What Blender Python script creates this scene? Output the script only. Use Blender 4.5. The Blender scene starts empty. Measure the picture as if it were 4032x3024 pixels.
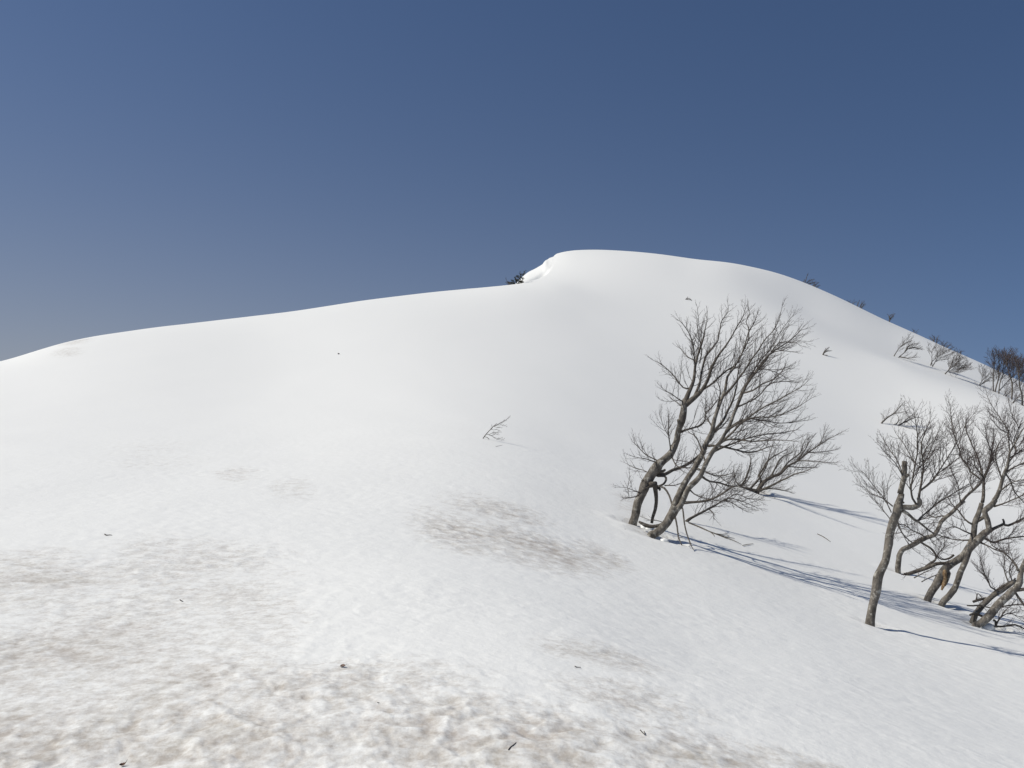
import bpy, math, random
import numpy as np
from mathutils import Vector, noise as mnoise

scene = bpy.context.scene
C = scene.collection
R = math.radians

# ------------------------------------------------------------------ camera
F_PX = 3258.0                      # focal length for a 4032 px wide frame
CX, CY, HOR = 2016.0, 1512.0, 1700.0
PITCH = math.atan((HOR - CY) / F_PX)
EYE = np.array([0.0, 0.0, 1.6])
cp, sp = math.cos(PITCH), math.sin(PITCH)

def ray(u, v):
    """unit-depth (y = 1) direction of a line of sight"""
    a = (np.asarray(u, float) - CX) / F_PX
    b = -(np.asarray(v, float) - CY) / F_PX
    y = cp - b * sp
    z = sp + b * cp
    return a / y, z / y            # x/y , z/y

cam_d = bpy.data.cameras.new('camera')
cam_d.sensor_width = 36.0
cam_d.lens = 36.0 * F_PX / 4032.0
cam_d.clip_start = 0.05
cam_d.clip_end = 20000.0
cam = bpy.data.objects.new('camera', cam_d)
C.objects.link(cam)
cam.location = EYE
cam.rotation_euler = (math.pi / 2 + PITCH, 0, 0)
scene.camera = cam

# ------------------------------------------------------------------ terrain
# (azimuth as x/y, [(y, rise angle as (z-eye)/y) ...]) : survey of the hill
SURVEY = [
 (-1.15, [(3,-.52),(8,-.20),(15,-.10),(25,-.05),(40,-.02),(60,-.03),(100,-.10),(180,-.22),(450,-.35)]),
 (-.62, [(2.2,-.73),(4,-.40),(8,-.195),(15,-.077),(25,-.015),(40,.045),(55,.082),(72,.062),(100,.0),(180,-.15),(450,-.3)]),
 (-.30, [(2.2,-.73),(4,-.40),(8,-.20),(15,-.083),(25,-.02),(40,.045),(60,.112),(75,.139),(100,.118),(150,.03),(450,-.22)]),
 (0.0,  [(2.2,-.73),(4,-.40),(8,-.212),(15,-.11),(20,-.062),(30,-.003),(45,.06),(65,.122),(90,.172),(100,.178),(120,.190),(138,.193),(170,.165),(450,-.15)]),
 (.055, [(95,.174),(106,.185),(120,.2015),(133,.216)]),
 (.087, [(4,-.405),(8,-.228),(15,-.135),(20,-.088),(30,-.025),(45,.04),(60,.09),(80,.137),(100,.174),(125,.210),(138,.220),(165,.20),(450,-.12)]),
 (.21,  [(2.5,-.66),(4,-.42),(8,-.26),(15,-.165),(20,-.122),(30,-.06),(45,.003),(60,.054),(80,.107),(100,.150),(120,.188),(142,.209),(170,.18),(450,-.12)]),
 (.36,  [(4,-.445),(8,-.29),(15,-.208),(20,-.168),(30,-.105),(45,-.035),(60,.018),(80,.077),(95,.115),(106,.131),(120,.147),(140,.178),(153,.183),(175,.16),(450,-.15)]),
 (.47,  [(4,-.47),(8,-.32),(15,-.238),(20,-.198),(30,-.133),(45,-.060),(60,-.006),(80,.056),(92,.085),(101,.089),(115,.104),(138,.134),(146,.136),(170,.10),(450,-.2)]),
 (.62,  [(2.5,-.75),(4,-.50),(8,-.36),(15,-.268),(20,-.235),(30,-.168),(45,-.09),(60,-.028),(75,.016),(84,.030),(93,.028),(110,.04),(130,.058),(155,.02),(450,-.28)]),
 (1.15, [(3,-.66),(8,-.45),(15,-.38),(30,-.30),(55,-.22),(80,-.19),(110,-.2),(180,-.28),(450,-.4)]),
]
SKYLINE = [(-1500,1580),(-600,1500),(0,1428),(18,1425),(45,1412),(95,1394),(154,1379),(203,1360),(244,1351),(289,1338),(335,1331),
 (389,1320),(497,1305),(633,1286),(768,1271),(1000,1244),(1140,1228),(1250,1211),(1435,1182),(1600,1162),(1720,1148),(1850,1136),(1900,1132),
 (2203,991),(2223,986),(2364,982),(2438,987),(2500,990),(2625,1003),(2716,1019),(2880,1033),(2990,1057),(3061,1073),(3163,1111),
 (3233,1140),(3327,1182),(3420,1229),(3513,1275),(3597,1308),(3667,1341),(3746,1380),(3816,1406),(3886,1439),(3980,1485),(4032,1506),
 (4600,1790),(5500,2050)]

def to_tp(az, y):
    return math.atan(az), y * math.hypot(1, az)

TH_S = 2.2
_pts, _val = [], []
for az, col in SURVEY:
    k = math.hypot(1, az)
    for y, e in col:
        t, r = to_tp(az, y)
        _pts.append((t * TH_S, math.log(r))); _val.append(e / k)
_pts = np.array(_pts); _val = np.array(_val)

def _phi(d2):
    return 0.5 * d2 * np.log(d2 + 1e-12)

def _solve():
    n = len(_pts)
    d2 = ((_pts[:, None, :] - _pts[None, :, :]) ** 2).sum(-1)
    A = np.zeros((n + 3, n + 3))
    A[:n, :n] = _phi(d2) + np.eye(n) * 2e-3
    P = np.hstack([np.ones((n, 1)), _pts])
    A[:n, n:] = P; A[n:, :n] = P.T
    return np.linalg.solve(A, np.concatenate([_val, np.zeros(3)]))
_W = _solve()

def tps(th, lr):
    q = np.stack([th.ravel() * TH_S, lr.ravel()], 1)
    out = np.empty(len(q))
    n = len(_pts)
    for s in range(0, len(q), 60000):
        c = q[s:s + 60000]
        d2 = ((c[:, None, :] - _pts[None, :, :]) ** 2).sum(-1)
        out[s:s + 60000] = _phi(d2) @ _W[:n] + _W[n] + c @ _W[n + 1:]
    return out.reshape(th.shape)

def sstep(a, b, x):
    t = np.clip((x - a) / (b - a), 0, 1)
    return t * t * (3 - 2 * t)

# skyline correction table
_sky_u = np.array([p[0] for p in SKYLINE], float)
_sx, _sz = ray(_sky_u, np.array([p[1] for p in SKYLINE], float))
_sky_th = np.arctan(_sx); _sky_e = _sz / np.hypot(1, _sx)
TT = np.linspace(-.85, .85, 681)
RRl = np.linspace(math.log(35), math.log(200), 260)
def _gs(a, sig):
    n = int(sig * 3.5) + 1
    k = np.exp(-.5 * (np.arange(-n, n + 1) / sig) ** 2); k /= k.sum()
    p = np.concatenate([2 * a[0] - a[n:0:-1], a, 2 * a[-1] - a[-2:-n - 2:-1]])
    return np.convolve(p, k, 'valid')
_tg = _gs(np.interp(TT, _sky_th, _sky_e), 4.5)
_base_e = tps(np.repeat(TT[:, None], 260, 1), np.repeat(RRl[None, :], 681, 0))
_RR = np.exp(RRl)
_ua = (TT > math.atan(ray(1900, 1132)[0])) & (TT < math.atan(ray(2203, 991)[0]))
def _fill(c):                       # the bay of the wind scoop is bridged, it is carved below
    c = c.copy(); c[_ua] = np.interp(TT[_ua], TT[~_ua], c[~_ua]); return c
_cs = np.zeros_like(TT); _cf = np.zeros_like(TT)
for _ in range(5):
    e = _base_e + _cs[:, None] * sstep(28, 66, _RR)[None, :]
    _cs = _gs(_fill(_cs + _tg - e.max(1)), 26)
e = _base_e + _cs[:, None] * sstep(28, 66, _RR)[None, :]
_rc = _gs(_fill(_RR[np.argmax(e, 1)]), 14)
for _ in range(4):
    e = _base_e + _cs[:, None] * sstep(28, 66, _RR)[None, :] + _cf[:, None] * sstep(_rc[:, None] * .76, _rc[:, None] * .985, _RR[None, :])
    _cf = _fill(_cf + _tg - e.max(1))
_cf = _gs(_cf, 3.0)

# wind scoop under the cornice
SC_U = [1840, 1900, 1990, 2038, 2073, 2109, 2144, 2160, 2172, 2190]
SC_V = [1137, 1132, 1123, 1117.5, 1112, 1101, 1086, 1074, 1055, 1000]
FAR_U = [1800, 1900, 1960, 2000, 2035, 2060, 2082, 2109, 2136, 2147, 2164, 2182, 2203]
FAR_V = [1180, 1165, 1150, 1135, 1114, 1086, 1070, 1057, 1041, 1025, 1006, 1001, 991]
def _pl(us, vs):
    x, z = ray(np.array(us, float), np.array(vs, float))
    return np.arctan(x), z / np.hypot(1, x)
_sc_th, _sc_e = _pl(SC_U, SC_V)
_fa_th, _fa_e = _pl(FAR_U, FAR_V)

def corrected(th, r):
    rc = np.interp(th, TT, _rc)
    return tps(th, np.log(r)) + np.interp(th, TT, _cs) * sstep(28, 66, r) + np.interp(th, TT, _cf) * sstep(rc * .76, rc * .985, r)

# plan line of the lip: where the open slope reaches the lip's rise angle
_rg = np.linspace(78, 128, 251)
_bt = np.linspace(_sc_th[0], _sc_th[-1], 90)
_be = corrected(np.repeat(_bt[:, None], 251, 1), np.repeat(_rg[None, :], 90, 0))
_be_t = np.interp(_bt, _sc_th, _sc_e)
_hit = _be >= _be_t[:, None] - 1e-5
_lip = np.where(_hit.any(1), _rg[np.argmax(_hit, 1)], _rg[np.argmax(_be, 1)])
_lip = _gs(_lip, 2.0)

def elev(th, r):
    lr = np.log(r)
    e = corrected(th, r)
    m = (th > _sc_th[0]) & (th < _sc_th[-1]) & (r > 60) & (r < 200)
    if m.any():
        t, rr, ee = th[m], r[m], e[m]
        rc = np.interp(t, _bt, _lip); ef = np.interp(t, _fa_th, _fa_e)
        ec = corrected(t, rc)
        uu = np.interp(t, _sc_th, SC_U)
        wt = sstep(1842, 1868, uu) * (1 - sstep(2176, 2195, uu))
        far = np.maximum(rc + 6, 128)
        s = sstep(0, 1, (rr - rc) / (far - rc))
        dip = .010 * np.exp(-((rr - rc - 3.5) / 2.4) ** 2) * (1 - sstep(2120, 2165, uu))
        scoop = ec + (ef - ec) * s - dip
        scoop = np.where(rr > far, ef - .0012 * (rr - far), scoop)
        k = sstep(2135, 2162, uu)
        scoop = scoop * (1 - k) + np.minimum(scoop, ee) * k
        w = wt * sstep(rc - .3, rc + 1.0, rr)
        ee = ee * (1 - w) + scoop * w
        e = e.copy(); e[m] = ee
    return e

def height(x, y):
    """bare height of the hill, without the small relief"""
    x = np.atleast_1d(np.asarray(x, float)); y = np.atleast_1d(np.asarray(y, float))
    r = np.maximum(np.hypot(x, y), .05); th = np.arctan2(x, y)
    tc = np.clip(th, -.87, .87); rc = np.clip(r, .9, 480)
    front = EYE[2] + elev(tc, rc) * rc
    plane = -.02 * np.abs(y) - .16 * np.maximum(x, 0) - .08 * np.maximum(-x, 0)
    plane = plane - .00008 * r * r * (r < 900) - 65 * (r >= 900)
    w = sstep(.80, 1.35, np.abs(th))
    near = 1 - sstep(.9, 2.0, r)
    z = front * (1 - w) + plane * w
    z = z * (1 - near)
    far = sstep(300, 900, r)
    return z * (1 - far) + (-170.0) * far

# --- value / gradient noise in numpy
def _hash(ix, iy, seed):
    h = (ix.astype(np.int64) * 374761393 + iy.astype(np.int64) * 668265263 + seed * 974634777) & 0xffffffff
    h = ((h ^ (h >> 13)) * 1274126177) & 0xffffffff
    return ((h ^ (h >> 16)) & 0xffff) / 65535.0

def gnoise(x, y, seed=0):
    ix = np.floor(x); iy = np.floor(y); fx = x - ix; fy = y - iy
    sx = fx * fx * fx * (fx * (fx * 6 - 15) + 10); sy = fy * fy * fy * (fy * (fy * 6 - 15) + 10)
    def g(dx, dy):
        a = _hash(ix + dx, iy + dy, seed) * 2 * math.pi
        return np.cos(a) * (fx - dx) + np.sin(a) * (fy - dy)
    return ((g(0, 0) * (1 - sx) + g(1, 0) * sx) * (1 - sy) + (g(0, 1) * (1 - sx) + g(1, 1) * sx) * sy) * 1.5

def fbm(x, y, seed, oct=3):
    s = 0; a = 1; n = 0
    for k in range(oct):
        s = s + a * gnoise(x * 2 ** k, y * 2 ** k, seed + k); n += a; a *= .5
    return s / n

def cast(u, v, ymin=2.0, ymax=200.0):
    """ground point seen along a line of sight"""
    ax, az = ray(u, v); ax = float(ax); az = float(az)
    ys = np.exp(np.linspace(math.log(ymin), math.log(ymax), 1500))
    d = height(ax * ys, ys) - (EYE[2] + az * ys)
    i = np.argmax(d > 0)
    if d[i] <= 0:
        i = int(np.argmax(d)); yy = ys[i]
    elif i == 0:
        yy = ys[0]
    else:
        yy = ys[i - 1] + (ys[i] - ys[i - 1]) * (-d[i - 1]) / (d[i] - d[i - 1])
    p = Vector((ax * yy, yy, 0)); p.z = float(height(p.x, p.y)[0])
    return p

# --- dirt lying on the snow: patches (centre u,v ; half extent in u and v ; strength)
PATCH = [(1830,2090,230,90,.62),(2150,2160,230,70,.72),(1960,2010,240,60,.62),(2010,2130,330,90,.6),(2350,2190,150,50,.6),(930,1865,110,40,.34),(1150,1920,120,50,.32),
 (130,2270,320,120,.68),(560,2170,140,50,.42),(300,2560,620,210,.62),(900,2330,240,140,.46),(1000,2450,260,140,.5),(700,2240,520,170,.42),(500,2480,700,260,.40),
 (100,2900,900,230,.95),(900,2930,700,190,.86),(1750,2870,600,180,.86),(2130,2900,300,160,.98),(2450,2740,320,80,.72),(2700,2950,460,120,.8),(3150,3010,300,70,.6),(1300,2720,640,150,.62),  # dirt at lower left also paints in the darkening of the frame corner
 (2350,2580,260,60,.5),(620,1790,240,90,.22),(2480,1990,90,50,.42),(300,1345,70,10,.5),(265,1385,70,9,.42),(2640,1960,100,70,.2),(600,2700,620,180,.6),(2500,2070,60,30,.5)]
def dirt_mask(x, y):
    m = np.zeros_like(x)
    for (u, v, ru, rv, s) in PATCH:
        P = cast(u, v); a = cast(u - ru, v); b = cast(u + ru, v); c = cast(u, v - rv); d = cast(u, min(v + rv, 3080), ymin=1.5)
        ex = max((b - a).length_squared ** .5 / 2, .05) if abs((b - a).y) < 6 else ru * P.y / F_PX
        ex = ru * P.y / F_PX
        ey = max((c - d).length / 2, .1)
        if v < 1500: ey = 3.0
        th = math.atan2(P.x, P.y)
        dx, dy = x - P.x, y - P.y
        lx = dx * math.cos(th) - dy * math.sin(th); ly = dx * math.sin(th) + dy * math.cos(th)
        if u > 1700 and v < 2500:           # patches follow the fall of the slope
            lx, ly = lx + .12 * ly, ly
        m = np.maximum(m, s * np.exp(-1.1 * ((lx / ex) ** 2 + (ly / ey) ** 2) ** 1.3))
    return m

WELLS = [((2490, 2064), .30, .07), ((2575, 2112), .34, .08), ((2620, 2125), .22, .05), ((3440, 2458), .22, .05), ((3656, 2366), .28, .06), ((3708, 2384), .26, .06), ((3850, 2462), .32, .07), ((3536, 2252), .24, .05), ((2983, 1936), .45, .09)]
WELL_P = [(cast(*p), r_, d_) for p, r_, d_ in WELLS]
def wells(x, y):
    z = np.zeros_like(x); m = np.zeros_like(x)
    for P, r_, d_ in WELL_P:
        q = (((x - P.x - .35 * r_) / 1.35) ** 2 + (y - P.y) ** 2) / (r_ * r_)
        z += -d_ * np.exp(-q) + .28 * d_ * np.exp(-((np.sqrt(q) - 1.75) / .5) ** 2)
        m = np.maximum(m, .5 * np.exp(-((np.sqrt(q) - .5) / .9) ** 2))
    return z, m

def relief(x, y, r, dirt):
    # wobble the coordinates so that the cups are not on a lattice
    wx = x + .05 * gnoise(x * 4.1, y * 4.1, 91); wy = y + .05 * gnoise(x * 4.1, y * 4.1, 92)
    near = np.exp(-(r / 11.0) ** 2); mid = np.exp(-(r / 34.0) ** 2)
    c1 = gnoise(wx * 9.5, wy * 9.5, 3)                      # ~10 cm sun cups close by
    c2 = gnoise(wx * 19.0, wy * 19.0, 5)
    c3 = gnoise(wx * 5.0, wy * 5.0, 7)                      # ~20 cm cups
    patchy = .55 + .9 * np.clip(.5 + gnoise(x * .55, y * .55, 55), 0, 1)
    pit = np.clip(gnoise(wx * 8.0, wy * 8.0, 29) - .34, 0, 1) * sstep(.25, .7, dirt)
    h = near * patchy * ((.0030 + .0042 * dirt) * c1 + (.0014 + .0030 * dirt) * c2 - .014 * pit)
    h = h + mid * (1 - .5 * near) * patchy * (.0062 + .0150 * dirt) * c3
    h = h + .010 * mid * fbm(x * 1.2, y * 1.2, 19, 2)
    h = h + .05 * fbm(x * .22, y * .22, 17, 2) * np.exp(-(r / 60.0) ** 2)
    cup = .6 * c1 * near + .7 * c3 * (1 - near)
    return h, cup, pit * near
# ------------------------------------------------------------------ object helpers
def tag(o, label=None, cat=None, group=None, kind=None):
    if label: o['label'] = label
    if cat: o['category'] = cat
    if group: o['group'] = group
    if kind: o['kind'] = kind
    return o

def mesh_obj(name, verts, faces, mat, parent=None, smooth=True):
    me = bpy.data.meshes.new(name)
    me.from_pydata(verts, [], faces)
    me.materials.append(mat)
    if smooth:
        me.polygons.foreach_set('use_smooth', np.ones(len(me.polygons), bool))
    me.update()
    o = bpy.data.objects.new(name, me)
    C.objects.link(o)
    if parent:
        o.parent = parent
    return o

def new_mat(name):
    m = bpy.data.materials.new(name); m.use_nodes = True
    nt = m.node_tree; nt.nodes.clear()
    out = nt.nodes.new('ShaderNodeOutputMaterial'); b = nt.nodes.new('ShaderNodeBsdfPrincipled')
    nt.links.new(b.outputs[0], out.inputs[0])
    return m, nt, b

def N(nt, t, **kw):
    n = nt.nodes.new(t)
    for k, v in kw.items():
        setattr(n, k, v)
    return n

def snow_material():
    m, nt, b = new_mat('snow')
    L = nt.links.new
    tc = N(nt, 'ShaderNodeTexCoord')
    at = N(nt, 'ShaderNodeAttribute', attribute_name='dirt')
    # fine grit: the patch value decides how much of the speckle shows
    n1 = N(nt, 'ShaderNodeTexNoise'); n1.inputs['Scale'].default_value = 24; n1.inputs['Detail'].default_value = 6; n1.inputs['Roughness'].default_value = .7
    n2 = N(nt, 'ShaderNodeTexNoise'); n2.inputs['Scale'].default_value = 7.5; n2.inputs['Detail'].default_value = 5; n2.inputs['Roughness'].default_value = .6
    L(tc.outputs['Object'], n1.inputs['Vector']); L(tc.outputs['Object'], n2.inputs['Vector'])
    a1 = N(nt, 'ShaderNodeMath', operation='MULTIPLY_ADD'); a1.inputs[1].default_value = 2.2; a1.inputs[2].default_value = -1.1; L(n1.outputs['Fac'], a1.inputs[0])
    a2 = N(nt, 'ShaderNodeMath', operation='MULTIPLY_ADD'); a2.inputs[1].default_value = 1.5; a2.inputs[2].default_value = -.75; L(n2.outputs['Fac'], a2.inputs[0])
    a3 = N(nt, 'ShaderNodeMath', operation='ADD'); L(a1.outputs[0], a3.inputs[0]); L(a2.outputs[0], a3.inputs[1])
    a4 = N(nt, 'ShaderNodeMath', operation='ADD'); L(a3.outputs[0], a4.inputs[0]); L(at.outputs['Fac'], a4.inputs[1])
    r1 = N(nt, 'ShaderNodeMapRange'); r1.inputs[1].default_value = .15; r1.inputs[2].default_value = 1.35; r1.inputs[4].default_value = .95; L(a4.outputs[0], r1.inputs[0])
    r2 = N(nt, 'ShaderNodeMapRange', interpolation_type='SMOOTHSTEP'); r2.inputs[1].default_value = .03; r2.inputs[2].default_value = .38; L(at.outputs['Fac'], r2.inputs[0])
    mu2 = N(nt, 'ShaderNodeMath', operation='MULTIPLY', use_clamp=True); L(r1.outputs[0], mu2.inputs[0]); L(r2.outputs[0], mu2.inputs[1])
    # hue of the dirt wanders between ochre and grey-pink
    n3 = N(nt, 'ShaderNodeTexNoise'); n3.inputs['Scale'].default_value = 2.1; L(tc.outputs['Object'], n3.inputs['Vector'])
    dc = N(nt, 'ShaderNodeMix', data_type='RGBA'); dc.inputs['A'].default_value = (.44, .42, .365, 1); dc.inputs['B'].default_value = (.44, .40, .37, 1)
    L(n3.outputs['Fac'], dc.inputs['Factor'])
    mx = N(nt, 'ShaderNodeMix', data_type='RGBA'); mx.inputs['A'].default_value = (.81, .83, .82, 1)
    L(mu2.outputs[0], mx.inputs['Factor']); L(dc.outputs['Result'], mx.inputs['B'])
    L(mx.outputs['Result'], b.inputs['Base Color'])
    b.inputs['Roughness'].default_value = .55
    b.inputs['Specular IOR Level'].default_value = .25
    # granular corn snow
    g1 = N(nt, 'ShaderNodeTexNoise'); g1.inputs['Scale'].default_value = 16; g1.inputs['Detail'].default_value = 5; g1.inputs['Roughness'].default_value = .6
    L(tc.outputs['Object'], g1.inputs['Vector'])
    bu = N(nt, 'ShaderNodeBump'); bu.inputs['Strength'].default_value = .4; bu.inputs['Distance'].default_value = .018
    L(g1.outputs['Fac'], bu.inputs['Height'])
    L(bu.outputs[0], b.inputs['Normal'])
    return m
SNOW = snow_material()

def build_snow():
    tf = np.linspace(R(-41), R(41), 900)
    left = np.linspace(-math.pi, R(-41), 90)[:-1]; right = np.linspace(R(41), math.pi, 90)[1:]
    th = np.concatenate([left, tf, right])
    rr = np.concatenate([np.exp(np.linspace(math.log(.25), math.log(2.6), 22))[:-1],
                         np.exp(np.linspace(math.log(2.6), math.log(190), 1150)),
                         np.exp(np.linspace(math.log(190), math.log(9000), 50))[1:]])
    T, Q = np.meshgrid(th, rr)
    x = np.sin(T) * Q; y = np.cos(T) * Q
    sh = x.shape
    x = x.ravel(); y = y.ravel(); q = Q.ravel()
    z = height(x, y)
    d = np.zeros_like(x)
    nearm = (q < 120) & (np.abs(T.ravel()) < R(55))
    d[nearm] = dirt_mask(x[nearm], y[nearm])
    d *= np.clip(1.05 + .8 * fbm(x * .7, y * .7, 41, 3), 0, 1.3)
    wz, wm_ = wells(x, y)
    d = np.maximum(d, wm_)
    h, cup, pit = relief(x, y, q, d)
    z = z + h + wz
    dirt = np.clip(d * (1.0 - 1.15 * cup) + 1.2 * pit, 0, 1.3)
    # centre point closes the sheet under the viewer
    co = np.stack([x, y, z], 1)
    co = np.vstack([co, [[0, 0, float(z[:sh[1]].mean())]]])
    dirt = np.append(dirt, 0.)
    nr, nc = sh
    i = np.arange(nr - 1)[:, None] * nc + np.arange(nc - 1)[None, :]
    quads = np.stack([i, i + 1, i + nc + 1, i + nc], -1).reshape(-1, 4)[:, ::-1]
    tri = np.stack([np.arange(nc - 1), np.full(nc - 1, nr * nc), np.arange(nc - 1) + 1], -1)
    me = bpy.data.meshes.new('snow_ground')
    nq, ntv = len(quads), len(tri)
    me.vertices.add(len(co)); me.vertices.foreach_set('co', co.astype(np.float32).ravel())
    me.loops.add(nq * 4 + ntv * 3)
    me.loops.foreach_set('vertex_index', np.concatenate([quads.ravel(), tri.ravel()]).astype(np.int32))
    me.polygons.add(nq + ntv)
    me.polygons.foreach_set('loop_start', np.concatenate([np.arange(nq) * 4, nq * 4 + np.arange(ntv) * 3]).astype(np.int32))
    me.polygons.foreach_set('use_smooth', np.ones(nq + ntv, bool))
    me.update(calc_edges=True)
    a = me.attributes.new('dirt', 'FLOAT', 'POINT'); a.data.foreach_set('value', dirt.astype(np.float32))
    me.materials.append(SNOW)
    o = bpy.data.objects.new('snow_ground', me); C.objects.link(o)
    tag(o, kind='structure')
    return o
build_snow()

# ------------------------------------------------------------------ light
SUN_EL, SUN_AZ = 51.0, -94.0          # azimuth from straight ahead, negative = left
sd = Vector((math.sin(R(SUN_AZ)) * math.cos(R(SUN_EL)), math.cos(R(SUN_AZ)) * math.cos(R(SUN_EL)), math.sin(R(SUN_EL))))
sl = bpy.data.lights.new('sun', 'SUN'); sl.energy = 4.05; sl.angle = R(.53); sl.color = (1, .93, .815)
so = bpy.data.objects.new('sun', sl); C.objects.link(so)
so.rotation_euler = sd.to_track_quat('Z', 'Y').to_euler()
w = bpy.data.worlds.new('World'); scene.world = w; w.use_nodes = True
nt = w.node_tree; nt.nodes.clear()
wo = nt.nodes.new('ShaderNodeOutputWorld'); bg = nt.nodes.new('ShaderNodeBackground'); sk = nt.nodes.new('ShaderNodeTexSky')
sk.sky_type = 'NISHITA'; sk.sun_disc = False
sk.sun_elevation = R(SUN_EL); sk.sun_rotation = R(SUN_AZ)
sk.altitude = 1200; sk.air_density = 1.0; sk.dust_density = 1.0; sk.ozone_density = 2.5
tcw = nt.nodes.new('ShaderNodeTexCoord')
# thin mountain air: the pale band of the horizon lies below the ridge
up = nt.nodes.new('ShaderNodeVectorMath'); up.operation = 'ADD'; up.inputs[1].default_value = (0, 0, .16)
nm = nt.nodes.new('ShaderNodeVectorMath'); nm.operation = 'NORMALIZE'
nt.links.new(tcw.outputs['Generated'], up.inputs[0]); nt.links.new(up.outputs[0], nm.inputs[0]); nt.links.new(nm.outputs[0], sk.inputs[0])
bg.inputs[1].default_value = .075
# spring haze: a grey veil low in the sky, thicker towards the sun's side
sx = nt.nodes.new('ShaderNodeSeparateXYZ'); nt.links.new(tcw.outputs['Generated'], sx.inputs[0])
def wm(op, a=None, b=None, c=None, **kw):
    n = nt.nodes.new('ShaderNodeMath'); n.operation = op; n.use_clamp = kw.get('clamp', False)
    for i, q in enumerate((a, b, c)):
        if q is None: continue
        if isinstance(q, (int, float)): n.inputs[i].default_value = q
        else: nt.links.new(q, n.inputs[i])
    return n.outputs[0]
zc = wm('MAXIMUM', sx.outputs[2], 0.0)
ex = wm('MULTIPLY', wm('EXPONENT', wm('MULTIPLY', zc, -6.7)), 1.1)
mrw = nt.nodes.new('ShaderNodeMapRange'); mrw.inputs[1].default_value = -.5; mrw.inputs[2].default_value = .55; mrw.inputs[3].default_value = 1.0; mrw.inputs[4].default_value = .15
nt.links.new(sx.outputs[0], mrw.inputs[0])
hz = wm('MULTIPLY', ex, mrw.outputs[0], clamp=True)
tint = nt.nodes.new('ShaderNodeMix'); tint.data_type = 'RGBA'; tint.blend_type = 'MULTIPLY'; tint.inputs['Factor'].default_value = 1
tint.inputs['B'].default_value = (.73, .835, .965, 1); nt.links.new(sk.outputs[0], tint.inputs['A'])
veil = nt.nodes.new('ShaderNodeMix'); veil.data_type = 'RGBA'; veil.inputs['B'].default_value = (.345 / .075, .355 / .075, .36 / .075, 1)
nt.links.new(hz, veil.inputs['Factor']); nt.links.new(tint.outputs['Result'], veil.inputs['A'])
nt.links.new(veil.outputs['Result'], bg.inputs[0]); nt.links.new(bg.outputs[0], wo.inputs[0])
scene.view_settings.view_transform = 'Standard'; scene.view_settings.look = 'None'
scene.view_settings.exposure = 0.0; scene.view_settings.gamma = 1.0
# ------------------------------------------------------------------ bark
def bark_material(name, dark, mid, pale, scale, spots):
    m, nt, b = new_mat(name); L = nt.links.new
    tc = N(nt, 'ShaderNodeTexCoord')
    mp = N(nt, 'ShaderNodeMapping'); mp.inputs['Scale'].default_value = (1, 1, .55)
    L(tc.outputs['Object'], mp.inputs['Vector'])
    n1 = N(nt, 'ShaderNodeTexNoise'); n1.inputs['Scale'].default_value = scale; n1.inputs['Detail'].default_value = 7; n1.inputs['Roughness'].default_value = .65
    L(mp.outputs[0], n1.inputs['Vector'])
    cr = N(nt, 'ShaderNodeValToRGB')
    cr.color_ramp.elements[0].position = .32; cr.color_ramp.elements[0].color = (*dark, 1)
    cr.color_ramp.elements[1].position = .62; cr.color_ramp.elements[1].color = (*mid, 1)
    L(n1.outputs['Fac'], cr.inputs[0])
    n2 = N(nt, 'ShaderNodeTexNoise'); n2.inputs['Scale'].default_value = scale * 1.1; n2.inputs['Detail'].default_value = 6; n2.inputs['Roughness'].default_value = .7
    L(tc.outputs['Object'], n2.inputs['Vector'])
    mr = N(nt, 'ShaderNodeMapRange'); mr.inputs[1].default_value = .53; mr.inputs[2].default_value = .64; mr.inputs[4].default_value = spots
    L(n2.outputs['Fac'], mr.inputs[0])
    mx = N(nt, 'ShaderNodeMix', data_type='RGBA'); mx.inputs['B'].default_value = (*pale, 1)
    L(mr.outputs[0], mx.inputs['Factor']); L(cr.outputs[0], mx.inputs['A'])
    L(mx.outputs['Result'], b.inputs['Base Color'])
    b.inputs['Roughness'].default_value = .85; b.inputs['Specular IOR Level'].default_value = .2
    n3 = N(nt, 'ShaderNodeTexNoise'); n3.inputs['Scale'].default_value = scale * 5; n3.inputs['Detail'].default_value = 5
    L(mp.outputs[0], n3.inputs['Vector'])
    bu = N(nt, 'ShaderNodeBump'); bu.inputs['Strength'].default_value = 1.0; bu.inputs['Distance'].default_value = .02
    L(n3.outputs['Fac'], bu.inputs['Height']); L(bu.outputs[0], b.inputs['Normal'])
    return m
BARK = bark_material('bark', (.052, .047, .041), (.195, .178, .154), (.42, .41, .37), 9, .85)
LIMB = bark_material('limb_bark', (.05, .044, .038), (.125, .110, .094), (.28, .27, .24), 14, .65)
TWIG = bark_material('twig_bark', (.048, .041, .038), (.098, .083, .076), (.16, .15, .14), 22, .3)
REDTWIG = bark_material('red_twig_bark', (.050, .040, .039), (.100, .077, .074), (.16, .14, .13), 22, .3)
RAW = bark_material('splintered_wood', (.16, .09, .045), (.40, .28, .16), (.52, .42, .28), 30, .8)

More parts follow.
